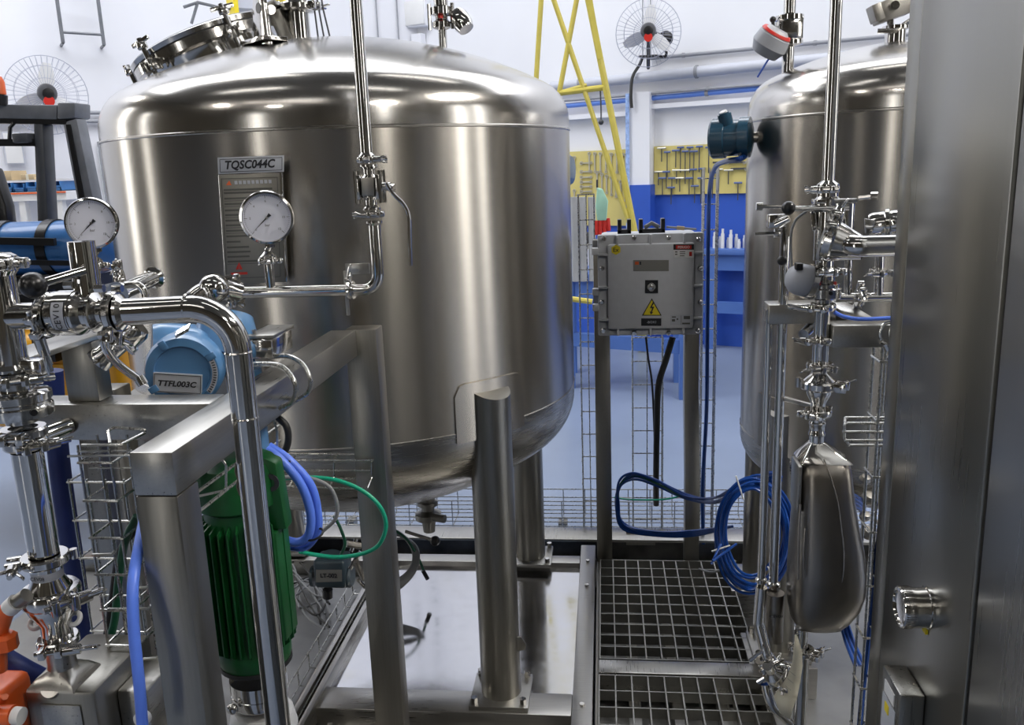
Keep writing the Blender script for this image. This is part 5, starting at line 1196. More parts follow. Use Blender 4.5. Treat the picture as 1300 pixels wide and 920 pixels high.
# big valve elbow ("hemisphere") and ports behind the front pipe
t = thing('angle_valve', 'bulbous steel angle valve behind the bend of the front pipe', 'valve', VY(262, 385, 1.7))
MB().tube(spline([VY(302, 369, 1.74), VY(288, 366, 1.72), VY(272, 366, 1.7), VY(250, 378, 1.68), VY(236, 400, 1.66)]), [.016]*0 or .022, 20).build('elbow', M_pipe, t)
MB().ball(VY(272, 366, 1.69), .031, n=12, seg=28).build('bulb', M_pipe, t)
MB().cyl(VY(262, 372, 1.66), VY(246, 388, 1.58), .014, .018, seg=20).build('port', M_pipe, t)
clamp(VY(292, 368, 1.72), X, .015, -Z + X * .0, 'clamp with wing nut right of the bulbous angle valve', R=.024, wing=1)
clamp(VY(152, 356, 1.55), X + Yv * .3, .014, Z, 'small clamp behind the CEV10 valve near the tank', R=.024, wing=1, wl=.02)
t = thing('curved_hose', 'shiny curved steel hose looping behind the front pipe', 'hose', VY(160, 470, 1.3))
MB().tube(spline([VY(132, 408, 1.2), VY(134, 440, 1.2), VY(150, 462, 1.22), VY(178, 483, 1.24)]), .0065, 14).build('hose_body', M_pipe, t)
MB().cyl(VY(176, 478, 1.24), VY(182, 488, 1.24), .009, seg=12).build('end_nut', M_fit, t)
t = thing('angled_valve_body', 'tilted steel valve body below the front pipe beside blue transmitter', 'valve', VY(165, 430, 1.25))
MB().lathe([(0, 0), (.020, 0), (.024, .006), (.024, .03), (.017, .036), (.017, .07), (.02, .075), (.02, .085), (0, .085)], VY(176, 412, 1.26), Vector((-.7, -.25, -.6)), 28).build('barrel', M_pipe, t)
MB().cyl(VY(128, 402, 1.16), VY(152, 440, 1.2), .006, seg=12).cyl(VY(140, 410, 1.14), VY(138, 436, 1.14), .0055, seg=12).build('arms', M_fit, t)
MB().lathe([(.018, 0), (.022, .002), (.022, .01), (.018, .012)], VY(163, 430, 1.25), Vector((-.7, -.25, -.6)), 24).build('collar_ring', M_fit, t)
pipe('short_spool', 'short pipe spool between valve and tank behind the front pipe', [VY(150, 372, 1.5), VY(196, 352, 1.62)], .016)
tag(MB().tube(spline([VY(160, 362, 1.3), VY(176, 362, 1.3), VY(184, 372, 1.3), VY(186, 392, 1.3)]), .006, 12).build('bent_tube', M_pipe), 'small bent steel tube behind the front pipe joint', 'tube')

# ---------------- blue transmitter TTFL003C
yt = 1.36; tc_ = VY(234, 470, yt); an_ = (Vector((0, .0, EYE + .1)) - tc_); an_.z = 0; an_.normalize(); an_ = (an_ + Vector((-.22, 0, -.03))).normalized()
tx = thing('transmitter', 'light blue round transmitter labelled TTFL003C above the green motor', 'transmitter', tc_ - Z * .1)
r_ = .064
MB().lathe([(0, -.10), (r_*.8, -.10), (r_*.95, -.085), (r_*.97, -.05), (r_*.93, -.045), (r_*.93, -.03), (r_*1.0, -.026), (r_*1.0, .004), (r_*.93, .016), (r_*.72, .018), (r_*.70, .013), (0, .013)], tc_, an_, 48).build('housing', M_xmit, tx)
u2 = Matrix.Rotation(math.radians(-8), 3, an_) @ (Z - an_ * an_.z).normalized(); r2_ = u2.cross(an_)
def tf(x, y, d=.014): return tc_ + r2_ * x + u2 * y + an_ * d
m = MB()
for k in range(4):
    a = math.radians(35 + 90 * k); d = r2_ * math.cos(a) + u2 * math.sin(a); m.obox(tc_ + d * r_ * .86 + an_ * .016, d * .008, an_.cross(d) * .006, an_ * .004)
m.build('cover_lugs', M_xmit, tx, .0015)
o = MB().prism([tf(-.046, -.036, .0185), tf(.032, -.036, .0185), tf(.032, -.002, .0185), tf(-.046, -.002, .0185)], -an_ * .006).build('label', M_lab, tx, smooth=False)
m = MB()
for (xa_, ya_, xb_, yb2) in ((-.044, -.034, .030, -.034), (-.044, -.004, .030, -.004), (-.044, -.034, -.044, -.004), (.030, -.034, .030, -.004)): m.bar(tf(xa_, ya_, .0188), tf(xb_, yb2, .0188), .0009, .0004, an_)
m.build('label_border', M_ink, o, smooth=False)
text('TTFL003C', tf(-.007, -.019, .0190), r2_, u2, .0105, M_ink, o, shear=.2, bold=.035, width=.062)
m = MB(); vs = []
for k in range(9):
    a = math.radians(40 - 75 * k / 8); d = r2_ * math.cos(a) + u2 * math.sin(a); vs += [tc_ + d * r_ * .76 + an_ * .0186, tc_ + d * r_ * .90 + an_ * .0186]
m.add(vs, [(2*k, 2*k+1, 2*k+3, 2*k+2) for k in range(8)]); m.build('curved_label', M_lab, tx)
m = MB()
for k in range(16):
    a = math.radians(38 - 71 * k / 15); d = r2_ * math.cos(a) + u2 * math.sin(a); m.obox(tc_ + d * r_ * .83 + an_ * .0190, d * .0025, an_.cross(d) * .0008, an_ * .0002)
m.build('curved_print', M_ink, tx, smooth=False)
q = VY(216, 440, 1.42); MB().lathe([(0, -.05), (.036, -.05), (.042, -.04), (.042, .02), (.038, .03), (0, .032)], q, Vector((-.85, -.5, .15)), 36).build('terminal_barrel', M_xmit, tx)
MB().lathe([(0, 0), (.055, 0), (.055, .05), (.045, .08), (0, .08)], tc_ + Vector((.03, .09, .0)), Z * .6 + Yv * .3, 28).build('neck', M_xmit, tx)
MB().obox(VY(232, 420, 1.34), Vector((.012, 0, .006)), Vector((0, .004, .003)), Z * .003).build('foil_tag', M_pipe, tx)
MB().cyl(tc_ + Vector((.06, .10, -.02)), tc_ + Vector((.06, .10, -.19)), .032, seg=28).build('base_column', M_xmit, tx)
# junction box with two loops of conduit
yj2 = 1.42; jb = thing('terminal_box', 'small light grey terminal box behind the pipe bend', 'box', VY(336, 452, yj2))
a, b = VY(318, 456, yj2), VY(345, 430, yj2)
MB().box((a.x, yj2, a.z), (b.x, yj2 + .10, b.z)).build('box_body', M_fit, jb, .004)
MB().box((a.x - .004, yj2 + .0, b.z), (b.x + .004, yj2 + .104, b.z + .007)).build('box_lid', M_frame_h, jb, .002)
for px, py in ((343, 431), (322, 424)): q = VY(px, py, yj2 + .01); MB().cyl(q - Z * .006, q + Z * .008, .005, seg=8).build('lid_screw', M_fit, jb)
xo = -.545
for pts, lab in (([(318, 462, 1.36), (345, 462, 1.33), (362, 468, 1.32), (375, 488, 1.31), (372, 508, 1.32), (356, 518, 1.36)], 'lower of two pale steel conduit loops wrapping the long beam'), ([(342, 453, 1.44), (366, 452, 1.42), (384, 462, 1.40), (394, 482, 1.39), (391, 498, 1.40), (376, 508, 1.44)], 'upper of two pale steel conduit loops wrapping the long beam')):
    tag(MB().tube(spline([VY(x, y, yy) for x, y, yy in pts]), .0042, 12).build('conduit_loop', M_wire), lab, 'conduit')
# ---------------- green motor and pump
ym = 1.38; mx = VY(310, 700, ym).x
def M3(py): return Vector((mx, ym, ZV(mx, ym, py)))
zt_m, zb_m = M3(600).z, M3(833).z; Rm = .068
mo = thing('green_motor', 'green finned electric motor standing upright behind the front pipe', 'motor', M3(860))
Lm = zt_m - zb_m
MB().lathe([(0, 0), (Rm * .94, 0), (Rm * .98, .01), (Rm * .98, .035), (Rm * .90, .045), (Rm * .90, Lm - .06), (Rm * .98, Lm - .055), (Rm * 1.0, Lm - .02), (Rm * .8, Lm), (0, Lm + .004)], (mx, ym, zb_m), Z, 40).build('casing', M_grn, mo)
f0_ = None; cz = Vector((mx, ym, 0))
for k in range(30):
    a = 2 * PI * k / 30; d = Vector((math.cos(a), math.sin(a), 0)); e = Z.cross(d)
    z0, z1 = zb_m + .028, zb_m + Lm - .075
    MB().prism([cz + d * Rm * .88 + Z * z0 - e * .0016, cz + d * Rm * 1.14 + Z * (z0 + .014) - e * .0013, cz + d * Rm * 1.14 + Z * (z1 - .01) - e * .0013, cz + d * Rm * .88 + Z * z1 - e * .0016], e * .003).build('cooling_fin', M_grn, mo)
MB().lathe([(Rm * .98, 0), (Rm * 1.1, .004), (Rm * 1.12, .05), (Rm * 1.02, .078), (Rm * .7, .09), (0, .092)], (mx, ym, zb_m + Lm - .055), Z, 40).build('fan_cowl', M_grn, mo)
q = VY(344, 612, ym - .02); MB().prism([q + Vector((-.02, 0, .05)), q + Vector((.012, 0, .035)), q + Vector((.02, 0, -.09)), q + Vector((-.02, 0, -.09))], (0, .035, 0)).build('terminal_cover', M_grn, mo, .006)
MB().lathe([(.008, 0), (.016, 0), (.016, .003), (.008, .003)], q + Vector((0, -.001, -.0)), -Yv, 16).build('cable_hole', M_blk, mo)
MB().obox(VY(262, 612, ym - .06), X * .008, Yv * .008, Z * .02).build('foot_boss', M_grn, mo, .003)
MB().box((mx + Rm * .8, ym - .03, zb_m + .05), (mx + Rm * 1.12, ym + .03, zt_m - .1)).build('side_flange', M_grn, mo, .004)
MB().lathe([(0, -.008), (Rm * .97, -.008), (Rm * .97, 0), (0, 0)], (mx, ym, zb_m), Z, 36).build('gasket', M_rub, mo)
MB().lathe([(0, 0), (.050, 0), (.052, .004), (.052, .022), (.0505, .023), (.0505, .025), (.052, .026), (.052, .05), (0, .05)], M3(887) , Z, 40).build('coupling', M_pipe, mo)
q = M3(915)
MB().lathe([(0, -.08), (.05, -.075), (.062, -.04), (.064, -.01), (.058, .02), (.05, .03), (0, .032)], q, Z, 36).build('pump_head', M_wht, mo)
sq = VY(295, 900, ym - .055); MB().ball(sq, .011, Yv, 8, 16, .7).build('cap_nut', M_pipe, mo); MB().cyl(VY(352, 905, ym - .03), VY(366, 912, ym - .03), .012, seg=12).build('outlet_stub', M_wht, mo)
MB().box((mx - .05, ym - .05, .075), (mx + .05, ym + .05, q.z - .07)).build('pump_base', M_cast, mo, .005)
t = thing('tray_hanger', 'wire tray piece slanting through the frame above the motor', 'wire frame', VY(270, 625, 1.2))
for (xa_, ya_, xb_, yb2) in ((247, 627, 308, 582), (249, 652, 312, 602)): MB().cyl(VY(xa_, ya_, 1.12), VY(xb_, yb2, 1.26), .0025, seg=8).build('long_wire', M_wire, t)
MB().tube(fillet([VY(280, 580, 1.19), VY(287, 590, 1.19), VY(287, 622, 1.19), VY(250, 630, 1.12)], .006), .002, 8).build('cross_wire', M_wire, t)
t = thing('tray_hanger', 'short wire ladder poking out right of the front pipe', 'wire frame', VY(345, 550, 1.5))
for (xa_, ya_, xb_, yb2) in ((335, 554, 354, 540), (337, 574, 355, 559)): MB().cyl(VY(xa_, ya_, 1.48), VY(xb_, yb2, 1.52), .0028, seg=8).build('long_wire', M_wire, t)
MB().tube(fillet([VY(347, 528, 1.5), VY(352, 548, 1.5), VY(352, 568, 1.5), VY(340, 574, 1.48)], .005), .0024, 8).build('cross_wire', M_wire, t)
# cable basket before the tank, level
q0, q1 = VY(352, 604, 1.78), VY(478, 606, 1.82)
bt_ = thing('level_wire_basket', 'level wire basket crossing in front of the tank below the beam', 'cable tray', q0)
for (xa_, ya_, xb_, yb2, yy) in ((345, 575, 476, 577, 1.9), (345, 584, 474, 584, 1.84), (345, 597, 470, 597, 1.84), (345, 617, 466, 620, 1.8), (345, 609, 476, 607, 1.9)):
    MB().cyl(VY(xa_, ya_, yy), VY(xb_, yb2, yy), .0028, seg=8).build('long_wire', M_wire, bt_)
for px in (372, 424, 472):
    MB().tube(fillet([VY(px + 4, 577, 1.9), VY(px, 584, 1.84), VY(px, 606, 1.84), VY(px - 6, 620, 1.8)], .006), .0026, 8).build('cross_wire', M_wire, bt_)
# cables at left centre
tag(MB().tube(spline([VY(350, 528, 1.55), VY(363, 540, 1.55), VY(366, 558, 1.55), VY(360, 575, 1.55), VY(345, 588, 1.55)]), .007, 12).build('black_cable', M_rub), 'thick black cable curving just right of the front pipe', 'cable')
def cab(name, pts, r, mat, lab, y): tag(MB().tube(spline([VY(p[0], p[1], p[2] if len(p) > 2 else y) for p in pts], 10), r, 14).build(name, mat), lab, 'cable')
cab('blue_hose', [(338, 570), (358, 585), (382, 615), (394, 650), (392, 678), (378, 688), (358, 682), (345, 662), (338, 640)], .0085, M_bcab, 'inner of two bright blue hoses looping right of the front pipe', 1.46)
cab('blue_hose', [(341, 566), (366, 583), (394, 615), (403, 650), (402, 676), (386, 694), (362, 690), (345, 676), (336, 660)], .0085, M_bcab, 'outer of two bright blue hoses looping right of the front pipe', 1.49)
for (x, y), k in (((358, 592), 0), ((399, 678), 1)):
    tag(MB().torus(VY(x, y, 1.47), Vector((.5, -.2, -.7)) if k == 0 else Vector((-.2, -.3, 1)), .017, .0022, 20, 8).build('cable_tie', M_blk), 'black cable tie %s the bright blue hoses' % ('near the top of' if k == 0 else 'at the lower bend of'), 'cable tie')
cab('green_cable', [(352, 608), (380, 606), (420, 608), (455, 620), (480, 640), (490, 665), (482, 690), (462, 702), (430, 707), (400, 704), (380, 700)], .0048, M_gcab, 'bright green cable looping across the rear frame post', 1.74)
cab('grey_cable', [(352, 606), (390, 606), (418, 618), (428, 640), (426, 658), (412, 672), (402, 680)], .0042, M_gry, 'grey cable looping inside the bright green one', 1.68)
cab('green_cable', [(424, 655), (432, 670), (438, 690), (432, 705)], .004, M_gdark, 'dark green cable hanging left of the rear frame post', 1.95)
# level transmitter LT-002
yl2 = 2.02; lt = thing('level_transmitter', 'dark transmitter labelled LT-002 below the green cable', 'transmitter', VY(424, 752, yl2))
a, b = VY(399, 742, yl2), VY(436, 717, yl2)
MB().box((a.x, yl2, a.z - .012), (b.x + .002, yl2 + .07, b.z + .01)).build('housing', M_lt, lt, .010, bseg=3)
MB().lathe([(0, 0), (.026, 0), (.03, .006), (.03, .02), (.024, .026), (0, .026)], VY(436, 731, yl2 + .035), X, 28).build('end_cover', M_lt, lt)
MB().lathe([(0, 0), (.028, 0), (.028, .008), (0, .01)], VY(400, 731, yl2 + .035), -X, 28).build('end_cover', M_lt, lt)
MB().cyl(VY(421, 715, yl2 + .035), VY(421, 702, yl2 + .035), .024, seg=20).build('neck', M_lt, lt)
MB().cyl(VY(416, 748, yl2 + .03), VY(416, 758, yl2 + .03), .014, seg=12).build('cable_gland', M_blk, lt)
o = MB().prism([VY(401, 739, yl2 - .001), VY(434, 738, yl2 - .001), VY(434, 723, yl2 - .001), VY(401, 723, yl2 - .001)], (0, .001, 0)).build('label', M_plate, lt, smooth=False)
text('LT-002', VY(417.5, 730.5, yl2 - .0016), X, Z, .0125, M_ink, o, bold=.04)
t = thing('pressure_fitting', 'small steel fitting cluster right of the LT-002 transmitter', 'fitting', VY(452, 720, 2.0))
for (x, y, x2, y2, r) in ((444, 722, 458, 700, .006), (446, 700, 452, 684, .005), (452, 712, 462, 735, .008), (440, 690, 458, 693, .009), (455, 736, 463, 745, .005)):
    MB().cyl(VY(x, y, 1.98), VY(x2, y2, 2.0), r, seg=10).build('fitting_piece', M_cast if r > .007 else M_fit, t)
# loose cables on the skid
rc_ = random.Random(3)
ll = thing('cable_bundle', 'tangle of grey and black cables on the base plate under LT-002', 'cable', VZ(385, 760, .1))
for k in range(12):
    pts = [VZ(352 + rc_.uniform(-6, 4), 700 + rc_.uniform(0, 60), .1) + Z * .02, VZ(372 + rc_.uniform(-6, 6), 730 + rc_.uniform(-12, 40), .1) + Z * .03, VZ(392 + rc_.uniform(-8, 12), 752 + rc_.uniform(-16, 34), .1) + Z * .015, VZ(415 + rc_.uniform(-8, 8), 770 + rc_.uniform(-20, 30), .1)]
    MB().tube(spline(pts, 6), .0038, 6).build('cable_strand', M_rub if k % 3 == 0 else M_gry, ll)
lr = thing('cable_bundle', 'curved bundle of grey cables right of the rear frame post', 'cable', VY(515, 700, 2.7))
for k in range(7):
    e = k * 2.4
    pts = [VY(488, 672 + e * .3, 2.9), VY(508 + e * .6, 676 + e * .5, 2.9), VY(524 + e * .5, 700, 2.85), VY(520 + e * .4, 722 + e * .4, 2.8), VY(500, 738 + e, 2.75), VY(482, 742 + e, 2.75)]
    MB().tube(spline(pts, 6), .0045, 6).build('cable_strand', M_gry, lr)
cab('green_cable', [(500, 672), (516, 684), (530, 706), (541, 732)], .005, M_gdark, 'dark green cable with black end beside the grey bundle', 2.85)
tag(MB().cyl(VY(537, 724, 2.84), VY(543, 735, 2.84), .008, seg=8).build('cable_end', M_blk), 'black end sleeve of the dark green cable on the tray', 'cable end')
wire_tray('low_wire_tray', 'low wire tray running back along the left skid edge', (VZ(372, 880, .10).x, 1.5, .09), (VZ(372, 880, .10).x, 2.95, .09), (.085, 0, 0), (0, 0, .055), 4, .10, .0024, 1)

# ================================================================ RIGHT VALVE ASSEMBLY
YR = 1.52
Rx = VY(1043, 420, YR).x
def R(py, dx=0, dy=0): return Vector((Rx + dx, YR + dy, ZV(Rx, YR, py)))
def rspool(name, label, pya, pyb, fn, mat=None, cat='fitting'):
    a, b = R(pya), R(pyb); t = thing(name, label, cat, b); MB().lathe(fn((a - b).length), b, Z, 32).build('body', mat or M_pipe, t); return t
t = thing('riser_pipe', 'tall shiny pipe rising in front of the right tank', 'pipe', R(236)); MB().lathe([(.018, 0), (.018, .003), (.0100, .009), (.0100, 1.2)], R(236), Z, 24).build('pipe_body', M_pipe, t)
t_p = t
clamp(R(240), Z, .0105, -Yv * .9 - X * .3, 'topmost clamp of the right valve column under the tall pipe', R=.019, wing=-1, wl=.02)
t = rspool('divert_valve', 'upright steel housing at the top of the right valve column', 244, 330, lambda L: [(.019, 0), (.019, L * .72), (.021, L * .74), (.021, L * .9), (.017, L * .94), (.017, L)], M_fit, 'valve')
q = R(262, .032, -.01); MB().cyl(R(292, .032, -.0), R(259, .032, -.0), .013, seg=24).build('side_cylinder', M_pipe, t)
MB().box((Rx - .022, YR - .02, R(258).z), (Rx + .044, YR + .02, R(252).z)).build('top_plate', M_fit, t, .002)
MB().tube(spline([R(262, -.022, -.005), R(262, -.024, -.005), R(285, -.022, -.01), R(290, -.02, -.01)]), .005, 10).build('side_strap', M_fit, t)
MB().cyl(R(264, .03, -.018), VY(1003, 265, YR - .03), .0045, seg=14).build('handle_rod', M_pipe, t)
MB().ball(VY(1001, 264, YR - .03), .0115, n=12, seg=24).build('handle_ball', M_blk, t)
MB().cyl(R(252, .045, -.02), R(250, .07, -.03), .004, seg=10).cyl(R(250, .062, -.028), R(250, .072, -.032), .007, seg=8).build('latch_bolt', M_fit, t)
t = rspool('lower_housing', 'steel pipe section behind the tapered branch of the right column', 326, 345, lambda L: [(.0145, 0), (.0145, L)])
t = thing('branch_elbow', 'tapered steel branch with level pipe running behind the cabinet', 'pipe', VY(1050, 306, YR - .04))
MB().lathe([(.036, -.003), (.036, .002), (.035, .006), (.032, .014), (.022, .045), (.0182, .058)], VY(1052, 304, YR - .05), Vector((.75, -.3, -.22)), 36).build('cone', M_pipe, t)
MB().tube(fillet([VY(1062, 307, YR - .055), VY(1086, 313, YR - .085), VY(1200, 310, YR - .06)], .03), .0175, 28).build('level_pipe', M_pipe, t)
MB().lathe([(.028, -.004), (.037, -.003), (.037, .003), (.028, .004)], VY(1048, 302, YR - .045), Vector((.75, -.3, -.22)), 36).build('white_gasket', M_wht, t)
clamp(VY(1055, 303, YR - .05), Vector((.75, -.3, -.22)), .028, Z * .6 - X * .3 - Yv * .5, 'clamp at the mouth of the tapered branch', R=.038, wing=-1, wl=.02)
t = thing('sight_cup', 'short wide steel cup with rim above the level pipe at right', 'fitting', VY(1125, 297, 1.62))
MB().lathe([(0, -.026), (.022, -.026), (.024, -.02), (.024, .0), (.028, .002), (.028, .008), (.024, .010), (.024, .02), (.026, .024), (0, .024)], VY(1124, 285, 1.60), Vector((1, -.35, .12)), 32).build('cup_body', M_pipe, t)
MB().prism([VY(1098, 277, 1.58), VY(1112, 280, 1.58), VY(1107, 296, 1.58), VY(1099, 296, 1.58)], (0, .006, 0)).build('tab', M_fit, t, .001)
MB().cyl(VY(1124, 296, 1.6), VY(1124, 306, 1.55), .008, seg=12).build('neck', M_fit, t)
clamp(R(343), Z, .0140, -Yv * .8 + X * .5, 'clamp above the round flange of the right column', R=.024, wing=-1, wl=.03)
t = rspool('flange_valve', 'round double flange valve with red marks on the right column', 347, 384, lambda L: [(.0145, 0), (.0145, L * .12), (.028, L * .16), (.03, L * .2), (.03, L * .5), (.026, L * .54), (.026, L * .66), (.018, L * .7), (.018, L)], M_fit, 'valve')
for a_ in (-2.2, -1.2, .6, 2.2):
    q = R(362, .021 * math.cos(a_), .021 * math.sin(a_)); MB().cyl(q, q + Z * .010, .004, seg=6).build('flange_bolt', M_fit, t)
for s in (-1, 1): q = R(359, .013 * s, -.024); MB().cyl(q, q + Z * .005, .0025, seg=8).build('red_mark', M_red, t)
MB().cyl(R(369, .005, -.0295), R(369, .005, -.031), .0035, seg=12).build('port_hole', M_blk, t)
ac = VY(1013, 354, YR - .02); t = thing('actuator', 'pale round actuator with black button left of the right column', 'actuator', ac)
MB().lathe([(0, -.022), (.024, -.022), (.0275, -.014), (.027, -.002), (.024, .008), (.017, .016), (.008, .020), (0, .021)], ac, Vector((-.9, -.15, .25)), 36).build('cover', M_lab, t)
MB().lathe([(.022, -.026), (.030, -.026), (.030, -.016), (.022, -.016)], ac, Vector((-.9, -.15, .25)), 36).build('base_ring', M_fit, t)
MB().obox(VY(1014, 338, YR - .035), X * .006, Yv * .008, Z * .006).build('button', M_blk, t, .002)
MB().cyl(VY(1024, 345, YR - .01), R(352, -.012), .0075, seg=14).build('arm', M_pipe, t)
clamp(R(389), Z, .0145, -Yv * .85 - X * .5, 'clamp below the round flange valve of the right column', R=.022, wing=-1, wl=.035)
t = rspool('pipe_spool', 'steel spool between upper clamps of the right column', 392, 429, lambda L: [(.0135, 0), (.0135, L)], None, 'pipe')
clamp(R(431), Z, .0135, -Yv * .85 - X * .6, 'clamp at mid height of the right column', R=.023, wing=-1, wl=.02)
t = rspool('pipe_spool', 'short steel spool above the cone of the right column', 434, 462, lambda L: [(.0135, 0), (.0135, L)], None, 'pipe')
clamp(R(464), Z, .0115, -Yv * .9 + X * .2, 'clamp just above the cone of the right column', R=.023, wing=-1, wl=.03)
t = rspool('cone_reducer', 'wide steel cone in the right column', 466, 522, lambda L: [(.0125, 0), (.0125, L * .18), (.0185, L * .34), (.021, L * .42), (.021, L * .58), (.029, L * .60), (.029, L * .68), (.012, L * .88), (.012, L), (0, L)])
clamp(R(488), Z, .024, -Yv * .5 + X * .9, 'widest clamp round the cone of the right column', R=.032, wing=1, wl=.018)
clamp(R(523), Z, .0125, -X * .8 - Yv * .5, 'clamp above the flow meter on the right column', R=.024, wing=1, wl=.02)
t = rspool('pipe_spool', 'short ringed spool on top of the flow meter', 525, 562, lambda L: [(.0125, 0), (.0125, L * .25), (.0145, L * .28), (.0145, L * .36), (.013, L * .4), (.013, L * .6), (.0145, L * .64), (.0145, L * .7), (.0125, L * .75), (.0125, L)], None, 'pipe')
# flow meter
fm = thing('flow_meter', 'rounded steel flow meter case at the right, in front of the tank', 'flow meter', R(800))
def ringp(py, pxl, pxr, dep, e=3.2, n=40):
    zc = ZV(Rx, YR, py); a, b = VY(pxl, py, YR), VY(pxr, py, YR); cx_, hw_ = (a.x + b.x) / 2, (b.x - a.x) / 2; out = []
    for k in range(n):
        th = 2 * PI * k / n; ct, st = math.cos(th), math.sin(th)
        out.append(Vector((cx_ + hw_ * math.copysign(abs(ct) ** (2 / e), ct), YR + dep * math.copysign(abs(st) ** (2 / e), st), zc)))
    return out
rows = [(577, 1022, 1070, .02), (583, 1014, 1077, .035), (600, 1011, 1079, .045), (630, 1009, 1082, .05), (660, 1006, 1087, .055), (690, 1004, 1093, .06), (720, 1002, 1096, .062), (745, 1001, 1095, .06), (765, 1001, 1089, .052), (782, 1004, 1078, .04), (792, 1010, 1068, .03), (798, 1020, 1055, .015)]
vs = []; n = 40
for r in rows: vs += ringp(*r)
fs = [(i*n + k, i*n + (k+1) % n, (i+1)*n + (k+1) % n, (i+1)*n + k) for i in range(len(rows) - 1) for k in range(n)] + [tuple(range(n)), tuple(range((len(rows)-1)*n, len(rows)*n))]
cs_ = MB().add(vs, fs).build('case', M_flow, fm)
cs_.data.set_sharp_from_angle(angle=math.radians(60))
sp_ = []
for (py, px) in ((583, 1046), (610, 1056), (640, 1064), (670, 1068), (700, 1071), (730, 1070), (760, 1064), (785, 1052)):
    i = min(range(len(rows)), key=lambda j: abs(rows[j][0] - py)); sp_.append(VY(px, py, YR - rows[i][3] - .0005))
MB().tube(spline(sp_), .0012, 6).build('case_seam', M_flow, fm)
MB().tube(spline([VY(1016, 640, YR - .05), VY(1014, 680, YR - .055), VY(1013, 735, YR - .058)]), .0022, 8).build('embossed_rib', M_flow, fm)
MB().tube(spline([VY(1022, 670, YR - .055), VY(1020, 700, YR - .06), VY(1020, 735, YR - .060)]), .0022, 8).build('embossed_rib', M_flow, fm)
# splitter on top: pyramid from neck to square plate
zt2, zb3 = ZV(Rx, YR, 560), ZV(Rx, YR, 583)
a, b = VY(1011, 583, YR).x, VY(1078, 583, YR).x
MB().add([(a, YR - .035, zb3), (b, YR - .035, zb3), (b, YR + .035, zb3), (a, YR + .035, zb3), (Rx - .012, YR - .012, zt2), (Rx + .012, YR - .012, zt2), (Rx + .012, YR + .012, zt2), (Rx - .012, YR + .012, zt2)], [(0, 1, 5, 4), (1, 2, 6, 5), (2, 3, 7, 6), (3, 0, 4, 7), (0, 3, 2, 1), (4, 5, 6, 7)]).build('splitter', M_pipe, fm, .003)
MB().box((a - .004, YR - .04, ZV(Rx, YR, 640)), (a + .002, YR + .02, zb3)).build('side_plate', M_frame_h, fm, .001)
MB().cyl(R(640, .0, .0) * 0 + Vector((Rx - .012, YR, ZV(Rx, YR, 797))), Vector((Rx - .012, YR, ZV(Rx, YR, 830))), .012, seg=20).build('outlet', M_pipe, fm)
clamp(Vector((Rx - .008, YR, ZV(Rx, YR, 826))), Z, .0125, -Yv * .6 + X * .8, 'clamp directly under the flow meter', R=.022, wing=1, wl=.02)
t = thing('outlet_pipe', 'shiny upright pipe below the flow meter', 'pipe', Vector((Rx - .008, YR, .05))); MB().cyl((Rx - .008, YR, .045), (Rx - .008, YR, ZV(Rx, YR, 829)), .0125, seg=24).build('pipe_body', M_pipe, t)
q0 = VY(1010, 825, YR - .05)
t = thing('paper_tag', 'cream paper tag hanging curled below the flow meter', 'tag', VY(1012, 805, YR - .04))
vs = []
strip = [(1009, 806, 1012, 806), (1008, 822, 1018, 825), (1006, 840, 1019, 845), (1000, 858, 1016, 865), (990, 872, 1012, 885), (982, 883, 1006, 900), (990, 905, 1003, 914)]
for i, (xa_, ya_, xb_, yb2) in enumerate(strip): vs += [VY(xa_, ya_, YR - .05 - .01 * math.sin(i)), VY(xb_, yb2, YR - .06 + .012 * math.sin(i * .8))]
m = MB().add(vs, [(2*k, 2*k+1, 2*k+3, 2*k+2) for k in range(len(strip) - 1)]); o = m.build('paper', M_paper, t)
md = o.modifiers.new('thick', 'SOLIDIFY'); md.thickness = .0006
for k in range(3): MB().bar(VY(1003 - 3 * k, 852 + 9 * k, YR - .068), VY(1010 - 3 * k, 858 + 9 * k, YR - .064), .0008, .0004).build('printed_line', M_fad, t)
MB().cyl(VY(1010, 806, YR - .05), VY(1022, 800, YR - .0), .0008, seg=5).build('string', M_wht, t)
# lower branch valve left of the outlet pipe
lv = thing('drain_valve', 'bundle of bright clamps and drain valve at the foot of the right column', 'valve', VY(985, 870, YR))
MB().tube(fillet([VY(967, 745, YR), VY(963, 790, YR), VY(975, 840, YR - .02), VY(1010, 850, YR)], .03), .0105, 18).build('bent_body', M_pipe, lv)
MB().lathe([(0, 0), (.016, 0), (.018, .004), (.018, .02), (.010, .03), (.010, .05), (0, .05)], VY(985, 862, YR - .03), Vector((-.3, -.3, .6)), 24).build('valve_bonnet', M_pipe, lv)
MB().tube(spline([VY(972, 868, YR), VY(980, 895, YR - .01), VY(1000, 915, YR), VY(1008, 935, YR)]), .0095, 16).build('drain_tube', M_pipe, lv)
MB().cyl(VY(962, 866, YR - .03), VY(986, 852, YR - .04), .004, seg=10).cyl(VY(952, 838, YR - .03), VY(968, 826, YR - .04), .0035, seg=10).build('wing_bolts', M_fit, lv)
clamp(VY(972, 838, YR - .015), Vector((.5, 0, -.8)), .010, -Yv, 'clamp left of the outlet pipe near the paper tag', R=.019, wing=-1, wl=.02)
clamp(VY(990, 868, YR - .02), Vector((1, 0, -.3)), .010, -Yv * .8 + Z * .5, 'low clamp on the drain valve near the paper tag', R=.019, wing=-1, wl=.02)
t = thing('valve_sleeve', 'grey steel sleeve marked CEV09 left of the flow meter foot', 'sleeve', VY(985, 830, YR + .04))
